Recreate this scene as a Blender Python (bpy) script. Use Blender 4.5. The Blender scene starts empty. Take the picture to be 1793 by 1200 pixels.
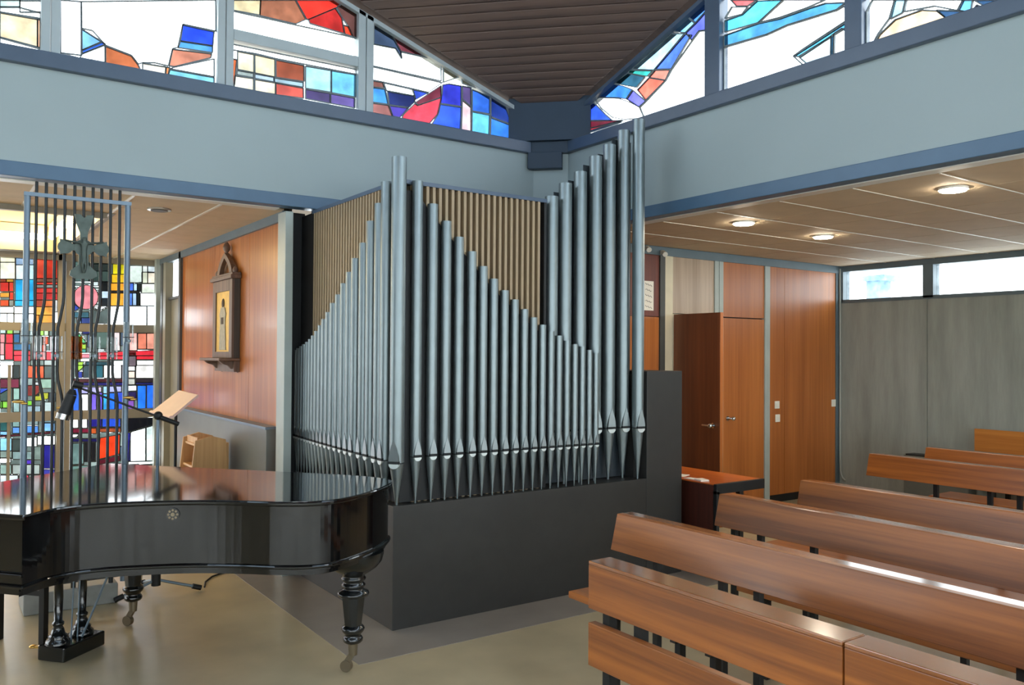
import bpy, bmesh, math, random
from mathutils import Vector, Matrix
random.seed(7)
S = bpy.context.scene
COL = S.collection
PI = math.pi

# ------------------------------------------------------------------ camera
cam_d = bpy.data.cameras.new('camera')
cam_d.sensor_width = 36.0
cam_d.lens = 1458.57 / 1793 * 36.0
cam_d.clip_start = 0.05
cam_d.clip_end = 200
cam = bpy.data.objects.new('camera', cam_d)
COL.objects.link(cam)
yaw, pitch, roll = 0.96024455, 0.01394661, 0.00645418
fwd = Vector((math.cos(pitch) * math.cos(yaw), math.cos(pitch) * math.sin(yaw), math.sin(pitch)))
rt0 = Vector((math.sin(yaw), -math.cos(yaw), 0))
up0 = rt0.cross(fwd)
rt = rt0 * math.cos(roll) + up0 * math.sin(roll)
up = rt.cross(fwd)
cam.matrix_world = Matrix((
    (rt.x, up.x, -fwd.x, 0), (rt.y, up.y, -fwd.y, 0), (rt.z, up.z, -fwd.z, 1.65), (0, 0, 0, 1)))
S.camera = cam

# ------------------------------------------------------------------ sky, exposure
WORLD = 6.0
w = bpy.data.worlds.new('sky')
S.world = w
w.use_nodes = True
bg = w.node_tree.nodes['Background']
bg.inputs['Color'].default_value = (0.86, 0.95, 1.0, 1)
bg.inputs['Strength'].default_value = WORLD
S.view_settings.view_transform = 'Standard'
S.view_settings.look = 'None'
S.view_settings.gamma = 1.0
S.view_settings.use_curve_mapping = False
S.view_settings.exposure = 0.5
S.cycles.use_denoising = True
S.cycles.max_bounces = 10
S.cycles.diffuse_bounces = 6
S.cycles.transparent_max_bounces = 16
S.cycles.sample_clamp_indirect = 6.0
EXPO = 2 ** S.view_settings.exposure


# ------------------------------------------------------------------ materials
def srgb(h):
    out = []
    for i in (0, 2, 4):
        c = int(h[i:i + 2], 16) / 255
        out.append(c / 12.92 if c <= .04045 else ((c + .055) / 1.055) ** 2.4)
    return out


def base_mat(name):
    m = bpy.data.materials.new(name)
    m.use_nodes = True
    nt = m.node_tree
    return m, nt, nt.nodes['Principled BSDF']


def plain(name, hexcol, rough=.5, metal=0, spec=.5, noise=.06, nscale=6, bump=0, coat=0, emit=0, emit_col=None):
    m, nt, b = base_mat(name)
    c = srgb(hexcol)
    b.inputs['Roughness'].default_value = rough
    b.inputs['Metallic'].default_value = metal
    b.inputs['Specular IOR Level'].default_value = spec
    b.inputs['Coat Weight'].default_value = coat
    b.inputs['Coat Roughness'].default_value = .05
    tc = nt.nodes.new('ShaderNodeTexCoord')
    nz = nt.nodes.new('ShaderNodeTexNoise')
    nz.inputs['Scale'].default_value = nscale
    nz.inputs['Detail'].default_value = 4
    nt.links.new(tc.outputs['Object'], nz.inputs['Vector'])
    rp = nt.nodes.new('ShaderNodeValToRGB')
    rp.color_ramp.elements[0].position = .3
    rp.color_ramp.elements[1].position = .7
    rp.color_ramp.elements[0].color = [x * (1 - noise) for x in c] + [1]
    rp.color_ramp.elements[1].color = [min(1, x * (1 + noise)) for x in c] + [1]
    nt.links.new(nz.outputs['Fac'], rp.inputs['Fac'])
    nt.links.new(rp.outputs['Color'], b.inputs['Base Color'])
    if bump:
        bp = nt.nodes.new('ShaderNodeBump')
        bp.inputs['Strength'].default_value = bump
        bp.inputs['Distance'].default_value = .01
        nt.links.new(nz.outputs['Fac'], bp.inputs['Height'])
        nt.links.new(bp.outputs['Normal'], b.inputs['Normal'])
    if emit:
        b.inputs['Emission Color'].default_value = srgb(emit_col or hexcol) + [1]
        b.inputs['Emission Strength'].default_value = emit
    return m


def wood(name, dark, light, axis='z', rough=.35, spec=.5, freq=38, coat=0, stripes=.45):
    m, nt, b = base_mat(name)
    tc = nt.nodes.new('ShaderNodeTexCoord')
    mp = nt.nodes.new('ShaderNodeMapping')
    sc = {'x': (.8, freq, freq), 'y': (freq, .8, freq), 'z': (freq, freq, .8)}[axis]
    mp.inputs['Scale'].default_value = sc
    nt.links.new(tc.outputs['Object'], mp.inputs['Vector'])
    n1 = nt.nodes.new('ShaderNodeTexNoise')
    n1.inputs['Scale'].default_value = 1.0
    n1.inputs['Detail'].default_value = 5
    n1.inputs['Roughness'].default_value = .6
    nt.links.new(mp.outputs['Vector'], n1.inputs['Vector'])
    mp2 = nt.nodes.new('ShaderNodeMapping')
    mp2.inputs['Scale'].default_value = [x * .16 for x in sc]
    nt.links.new(tc.outputs['Object'], mp2.inputs['Vector'])
    n2 = nt.nodes.new('ShaderNodeTexNoise')
    n2.inputs['Scale'].default_value = 1.0
    n2.inputs['Detail'].default_value = 2
    nt.links.new(mp2.outputs['Vector'], n2.inputs['Vector'])
    mx = nt.nodes.new('ShaderNodeMix')
    mx.inputs[0].default_value = stripes
    nt.links.new(n1.outputs['Fac'], mx.inputs[2])
    nt.links.new(n2.outputs['Fac'], mx.inputs[3])
    rp = nt.nodes.new('ShaderNodeValToRGB')
    rp.color_ramp.elements[0].position = .36
    rp.color_ramp.elements[1].position = .64
    rp.color_ramp.elements[0].color = srgb(dark) + [1]
    rp.color_ramp.elements[1].color = srgb(light) + [1]
    nt.links.new(mx.outputs[0], rp.inputs['Fac'])
    nt.links.new(rp.outputs['Color'], b.inputs['Base Color'])
    b.inputs['Roughness'].default_value = rough
    b.inputs['Specular IOR Level'].default_value = spec
    b.inputs['Coat Weight'].default_value = coat
    b.inputs['Coat Roughness'].default_value = .12
    return m


def glass_mat():
    """stained glass: each pane's own colour tints the light passing through"""
    m = bpy.data.materials.new('stained_glass')
    m.use_nodes = True
    nt = m.node_tree
    nt.nodes.clear()
    out = nt.nodes.new('ShaderNodeOutputMaterial')
    oi = nt.nodes.new('ShaderNodeObjectInfo')
    tc = nt.nodes.new('ShaderNodeTexCoord')
    nz = nt.nodes.new('ShaderNodeTexNoise')
    nz.inputs['Scale'].default_value = 9
    nz.inputs['Detail'].default_value = 3
    nt.links.new(tc.outputs['Object'], nz.inputs['Vector'])
    mr = nt.nodes.new('ShaderNodeMapRange')
    mr.inputs[1].default_value = .3
    mr.inputs[2].default_value = .7
    mr.inputs[3].default_value = .80
    mr.inputs[4].default_value = 1.12
    nt.links.new(nz.outputs['Fac'], mr.inputs[0])
    vm = nt.nodes.new('ShaderNodeVectorMath')
    vm.operation = 'SCALE'
    nt.links.new(oi.outputs['Color'], vm.inputs[0])
    nt.links.new(mr.outputs[0], vm.inputs['Scale'])
    tr = nt.nodes.new('ShaderNodeBsdfTransparent')
    nt.links.new(vm.outputs[0], tr.inputs['Color'])
    gl = nt.nodes.new('ShaderNodeBsdfGlossy')
    gl.inputs['Roughness'].default_value = .15
    gl.inputs['Color'].default_value = (.5, .5, .5, 1)
    mx = nt.nodes.new('ShaderNodeMixShader')
    mx.inputs[0].default_value = .035
    nt.links.new(tr.outputs[0], mx.inputs[1])
    nt.links.new(gl.outputs[0], mx.inputs[2])
    nt.links.new(mx.outputs[0], out.inputs['Surface'])
    return m


def clear_glass(name, tint, rough=0.02):
    m = bpy.data.materials.new(name)
    m.use_nodes = True
    nt = m.node_tree
    nt.nodes.clear()
    out = nt.nodes.new('ShaderNodeOutputMaterial')
    tr = nt.nodes.new('ShaderNodeBsdfTransparent')
    tr.inputs['Color'].default_value = srgb(tint) + [1]
    gl = nt.nodes.new('ShaderNodeBsdfGlossy')
    gl.inputs['Roughness'].default_value = rough
    lw = nt.nodes.new('ShaderNodeLayerWeight')
    lw.inputs['Blend'].default_value = .25
    nz = nt.nodes.new('ShaderNodeTexNoise')
    nz.inputs['Scale'].default_value = 3
    ma = nt.nodes.new('ShaderNodeMath')
    ma.operation = 'MULTIPLY'
    nt.links.new(lw.outputs['Fresnel'], ma.inputs[0])
    nt.links.new(nz.outputs['Fac'], ma.inputs[1])
    mx = nt.nodes.new('ShaderNodeMixShader')
    nt.links.new(ma.outputs[0], mx.inputs[0])
    nt.links.new(tr.outputs[0], mx.inputs[1])
    nt.links.new(gl.outputs[0], mx.inputs[2])
    nt.links.new(mx.outputs[0], out.inputs['Surface'])
    return m


M = dict(
    band=plain('band_paint', '98a6a8', .6, noise=.025, nscale=1.5),
    beam=plain('beam_paint', '47647e', .42, noise=.05),
    sill=plain('sill_paint', '46566a', .35, noise=.05),
    mull=plain('mullion_paint', 'a4afb2', .4, noise=.05),
    soffit=plain('soffit_white', 'd8d6ce', .4),
    corner=plain('corner_paint', '23374a', .5, noise=.05),
    floor=plain('floor_linoleum', 'b6a787', .30, noise=.10, nscale=3.5, spec=.5),
    strip=plain('floor_border', '8b837a', .30, noise=.09, nscale=4),
    tile=plain('ceiling_tile', 'cab79a', .75, noise=.05, nscale=5),
    tileback=plain('ceiling_back', '8a7254', .8),
    tbar=plain('ceiling_bar', 'd8d4c8', .35, metal=.3),
    plank=wood('roof_plank', '524643', '75625a', 'x', .5, freq=20),
    woodwall=wood('wall_veneer', '9a5423', 'c07838', 'z', .32, coat=.12, freq=30),
    woodwall2=wood('pale_veneer', 'a08a74', 'c0aa92', 'z', .3, freq=30),
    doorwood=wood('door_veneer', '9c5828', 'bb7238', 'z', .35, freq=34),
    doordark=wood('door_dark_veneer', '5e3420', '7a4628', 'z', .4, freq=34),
    pew=wood('pew_wood', '74401c', 'b0682c', 'y', .32, freq=26, coat=.12, stripes=.4),
    bench_lt=wood('light_bench_wood', 'a8652c', 'c8843e', 'y', .35, freq=26),
    lect=wood('beech', 'b98a54', 'd8ab72', 'z', .45, freq=40),
    slat=wood('slat_wood', '8f7b5f', 'ae9878', 'z', .55, freq=50),
    slatback=plain('slat_backing', '5a4a38', .7),
    blacklam=plain('organ_laminate', '2d2c2a', .45, noise=.08, nscale=14),
    pipe=plain('pipe_tin', '7f898b', .38, metal=.8, noise=.05, nscale=8),
    pipelip=plain('pipe_lip', '8d9698', .33, metal=.8, noise=.05),
    lowerlip=plain('pipe_lower_lip', 'cdd4d2', .4, metal=.35),
    slot=plain('mouth_slot', '14181a', .7),
    piano=plain('piano_lacquer', '090a0c', .07, noise=.02, spec=.55),
    pianoleg=plain('piano_leg_lacquer', '101315', .16, noise=.03, coat=.4),
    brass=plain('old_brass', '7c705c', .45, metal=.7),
    gold=plain('brass_bright', 'd8b060', .3, metal=.9),
    black=plain('black_metal', '16181a', .45),
    blackmatt=plain('black_matt', '111213', .6),
    steel=plain('grey_steel', '6f7f8c', .4, metal=.4, noise=.04),
    iron=plain('dark_iron', '2a2c2c', .45, metal=.3),
    bronze=plain('patina_bronze', '4e5852', .5, metal=.5, noise=.2, nscale=20),
    chrome=plain('chrome', 'd0d4d6', .15, metal=1),
    post=plain('post_grey', 'a7b0aa', .4),
    postdk=plain('post_dark', '4a4b48', .5),
    postol=plain('post_olive', '8f8a78', .5),
    rail=plain('rail_grey', '5e6e76', .45),
    cream=plain('cream_frame', 'd8ceb2', .45),
    concrete=plain('concrete', '8d8d84', .85, noise=.0, nscale=4),
    white=plain('white_plastic', 'e8e6da', .4),
    paper=plain('paper', 'eee8da', .7),
    ink=plain('ink', '3a3a3a', .7),
    heater=plain('heater_grey', '6a6e68', .5),
    panelgrey=plain('panel_grey', '6c6f6a', .35),
    pinkdesk=plain('desk_board', 'dcbcb0', .45),
    shrinedark=wood('shrine_dark_wood', '3a332c', '4c443a', 'z', .5, freq=40),
    shrinewood=wood('shrine_wood', '5a4436', '7c6250', 'z', .5, freq=40),
    goldleaf=plain('gold_leaf', 'd4ac4c', .4, metal=.5, noise=.12, nscale=18),
    robe=plain('robe_grey', 'a8a088', .6, noise=.15, nscale=30),
    hair=plain('hair_dark', '4a3a26', .7),
    redcab=wood('red_cabinet', '5a2a20', '7a3c28', 'z', .4, freq=30),
    plinth=plain('plinth_black', '161614', .6),
    stone=plain('stone_grey', '8b8c88', .6, noise=.12, nscale=12),
    lead=plain('lead_came', '3c4044', .6),
    frame=plain('window_frame', '8c8474', .5),
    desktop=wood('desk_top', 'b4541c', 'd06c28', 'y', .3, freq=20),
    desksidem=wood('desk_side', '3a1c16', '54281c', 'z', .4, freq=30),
    outside=plain('outside_wall', '6f8aa0', .7),
    lamp=plain('lamp_lens', 'fff2dc', .4, emit=130, emit_col='fff0d8'),
    tube=plain('tube_lens', 'fff0c8', .4, emit=30, emit_col='ffe2a0'),
    lampoff=plain('lamp_off', 'b8b4a8', .25, metal=.4),
    amber=clear_glass('amber_glass', 'e6bc7c'),
    votive=clear_glass('votive_glass', 'f6f8f8'),
    gap_shade=plain('gap_shade_dark', '2a3238', .6),
    leadglare=plain('lead_glare', '6c777c', .6),  # lead lightened so that the glare of bright windows sits in its colour
    pewtop=wood('pew_ledge', '74401c', 'b0682c', 'y', .22, freq=26, coat=.9, spec=.8),
    wax=plain('wax', 'e4dccc', .5),
    cable=plain('cable_grey', '9ca09a', .5),
    outwall=plain('plaster_back', '7c7468', .8),
)
# board-marked concrete: vertical streaks
def _streak():
    m = M['concrete']
    nt = m.node_tree
    b = nt.nodes['Principled BSDF']
    tc = nt.nodes.new('ShaderNodeTexCoord')
    mp = nt.nodes.new('ShaderNodeMapping')
    mp.inputs['Scale'].default_value = (5, 5, .7)
    nt.links.new(tc.outputs['Object'], mp.inputs['Vector'])
    nz = nt.nodes.new('ShaderNodeTexNoise')
    nz.inputs['Scale'].default_value = 1.2
    nz.inputs['Detail'].default_value = 7
    nz.inputs['Roughness'].default_value = .65
    nt.links.new(mp.outputs['Vector'], nz.inputs['Vector'])
    rp = nt.nodes.new('ShaderNodeValToRGB')
    rp.color_ramp.elements[0].position = .3
    rp.color_ramp.elements[1].position = .7
    rp.color_ramp.elements[0].color = srgb('868c86') + [1]
    rp.color_ramp.elements[1].color = srgb('a2a8a1') + [1]
    nt.links.new(nz.outputs['Fac'], rp.inputs['Fac'])
    nt.links.new(rp.outputs['Color'], b.inputs['Base Color'])
_streak()
GLASS = glass_mat()


# ------------------------------------------------------------------ mesh helpers
class B:
    def __init__(self):
        self.v = []
        self.f = []
        self.sm = []

    def add(self, verts, faces, smooth=False):
        o = len(self.v)
        self.v += [tuple(p) for p in verts]
        self.f += [tuple(i + o for i in f) for f in faces]
        self.sm += [smooth] * len(faces)
        return self

    def box(self, x0, x1, y0, y1, z0, z1):
        return self.hexa([(x0, y0, z0), (x1, y0, z0), (x1, y1, z0), (x0, y1, z0),
                          (x0, y0, z1), (x1, y0, z1), (x1, y1, z1), (x0, y1, z1)])

    def hexa(self, p):
        return self.add(p, [(3, 2, 1, 0), (4, 5, 6, 7), (0, 1, 5, 4), (1, 2, 6, 5), (2, 3, 7, 6), (3, 0, 4, 7)])

    def obox(self, c, ax, ay, az):
        """box about centre c with half-axis vectors"""
        c, ax, ay, az = map(Vector, (c, ax, ay, az))
        p = [c + ax * i + ay * j + az * k for k in (-1, 1) for i, j in ((-1, -1), (1, -1), (1, 1), (-1, 1))]
        return self.hexa(p)

    def bar(self, a, b, w, h=None, upv=(0, 0, 1)):
        a, b = Vector(a), Vector(b)
        d = (b - a)
        if d.length < 1e-6:
            return self
        n = d.normalized()
        u = Vector(upv)
        if abs(n.dot(u)) > .98:
            u = Vector((1, 0, 0))
        s = n.cross(u).normalized()
        u = s.cross(n).normalized()
        h = h or w
        return self.obox((a + b) / 2, d / 2, s * (w / 2), u * (h / 2))

    def cyl(self, a, b, r0, r1=None, n=16, caps=True):
        a, b = Vector(a), Vector(b)
        r1 = r0 if r1 is None else r1
        d = (b - a).normalized()
        u = Vector((0, 0, 1)) if abs(d.z) < .9 else Vector((1, 0, 0))
        s = d.cross(u).normalized()
        t = s.cross(d).normalized()
        vs = []
        for c, r in ((a, r0), (b, r1)):
            for i in range(n):
                q = 2 * PI * i / n
                vs.append(c + (s * math.cos(q) - t * math.sin(q)) * r)
        fs = [(i, (i + 1) % n, n + (i + 1) % n, n + i) for i in range(n)]
        self.add(vs, fs, True)
        if caps:
            self.add(vs, [tuple(range(n - 1, -1, -1)), tuple(range(n, 2 * n))])
        return self

    def lathe(self, c, prof, n=24, smooth=True):
        vs = []
        for r, z in prof:
            for i in range(n):
                q = 2 * PI * i / n
                vs.append((c[0] + r * math.cos(q), c[1] + r * math.sin(q), c[2] + z))
        fs = []
        for k in range(len(prof) - 1):
            for i in range(n):
                fs.append((k * n + i, k * n + (i + 1) % n, (k + 1) * n + (i + 1) % n, (k + 1) * n + i))
        self.add(vs, fs, smooth)
        self.add(vs, [tuple(range(n - 1, -1, -1)), tuple(range((len(prof) - 1) * n, len(prof) * n))])
        return self

    def tube(self, pts, r, n=8):
        pts = [Vector(p) for p in pts]
        rings = []
        pu = None
        for i, p in enumerate(pts):
            d = (pts[min(i + 1, len(pts) - 1)] - pts[max(i - 1, 0)]).normalized()
            if pu is None:
                pu = Vector((0, 0, 1)) if abs(d.z) < .9 else Vector((1, 0, 0))
            s = d.cross(pu).normalized()
            t = s.cross(d).normalized()
            pu = t
            rr = r[i] if isinstance(r, (list, tuple)) else r
            rings.append([p + (s * math.cos(2 * PI * k / n) - t * math.sin(2 * PI * k / n)) * rr for k in range(n)])
        vs = [q for ring in rings for q in ring]
        fs = []
        for k in range(len(pts) - 1):
            for i in range(n):
                fs.append((k * n + i, k * n + (i + 1) % n, (k + 1) * n + (i + 1) % n, (k + 1) * n + i))
        self.add(vs, fs, True)
        self.add(vs, [tuple(range(n - 1, -1, -1)), tuple(range((len(pts) - 1) * n, len(pts) * n))])
        return self

    def prism(self, poly, fn, d0, d1):
        """poly of 2-d points extruded between depths d0 and d1; fn(u, v, d) -> xyz"""
        n = len(poly)
        vs = [fn(u, v, d0) for u, v in poly] + [fn(u, v, d1) for u, v in poly]
        fs = [tuple(range(n)), tuple(range(2 * n - 1, n - 1, -1))]
        fs += [(i, n + i, n + (i + 1) % n, (i + 1) % n) for i in range(n)]
        return self.add(vs, fs)

    def sphere(self, c, r, n=14, m=8, sc=(1, 1, 1)):
        prof = [(max(1e-4, math.sin(PI * k / m)) * r, -math.cos(PI * k / m) * r) for k in range(m + 1)]
        vs = []
        for pr_, z in prof:
            for i in range(n):
                q = 2 * PI * i / n
                vs.append((c[0] + pr_ * math.cos(q) * sc[0], c[1] + pr_ * math.sin(q) * sc[1], c[2] + z * sc[2]))
        fs = []
        for k in range(m):
            for i in range(n):
                fs.append((k * n + i, k * n + (i + 1) % n, (k + 1) * n + (i + 1) % n, (k + 1) * n + i))
        return self.add(vs, fs, True)

    def mesh(self, name):
        me = bpy.data.meshes.new(name)
        me.from_pydata(self.v, [], self.f)
        me.polygons.foreach_set('use_smooth', self.sm)
        bm = bmesh.new()
        bm.from_mesh(me)
        bmesh.ops.recalc_face_normals(bm, faces=bm.faces)
        bm.to_mesh(me)
        bm.free()
        me.update()
        return me

    def build(self, name, mat, parent=None, bevel=0, label=None):
        o = bpy.data.objects.new(name, self.mesh(name))
        o.data.materials.append(M[mat] if isinstance(mat, str) else mat)
        COL.objects.link(o)
        if parent is not None:
            o.parent = parent
            # meshes are written in room coordinates
            off = Vector((0, 0, 0))
            q = parent
            while q is not None:
                off += q.location
                q = q.parent
            o.location = -off
        if bevel:
            md = o.modifiers.new('bevel', 'BEVEL')
            md.width = bevel
            md.segments = 2
            md.limit_method = 'ANGLE'
        if label:
            o['label'] = label
        return o


def tag(o, label, cat=None, group=None, kind=None):
    o['label'] = label
    if cat:
        o['category'] = cat
    if group:
        o['group'] = group
    if kind:
        o['kind'] = kind
    return o


def thing(name, loc, label, cat, group=None, kind=None):
    o = bpy.data.objects.new(name, None)
    o.empty_display_size = .1
    o.location = loc
    COL.objects.link(o)
    return tag(o, label, cat, group, kind)


def share(o, name, loc, parent):
    """another object on the same mesh"""
    c = bpy.data.objects.new(name, o.data)
    COL.objects.link(c)
    c.parent = parent
    c.location = loc
    return c


def box(name, mat, b, parent=None, bevel=0, label=None):
    return B().box(*b).build(name, mat, parent, bevel, label)

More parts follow.
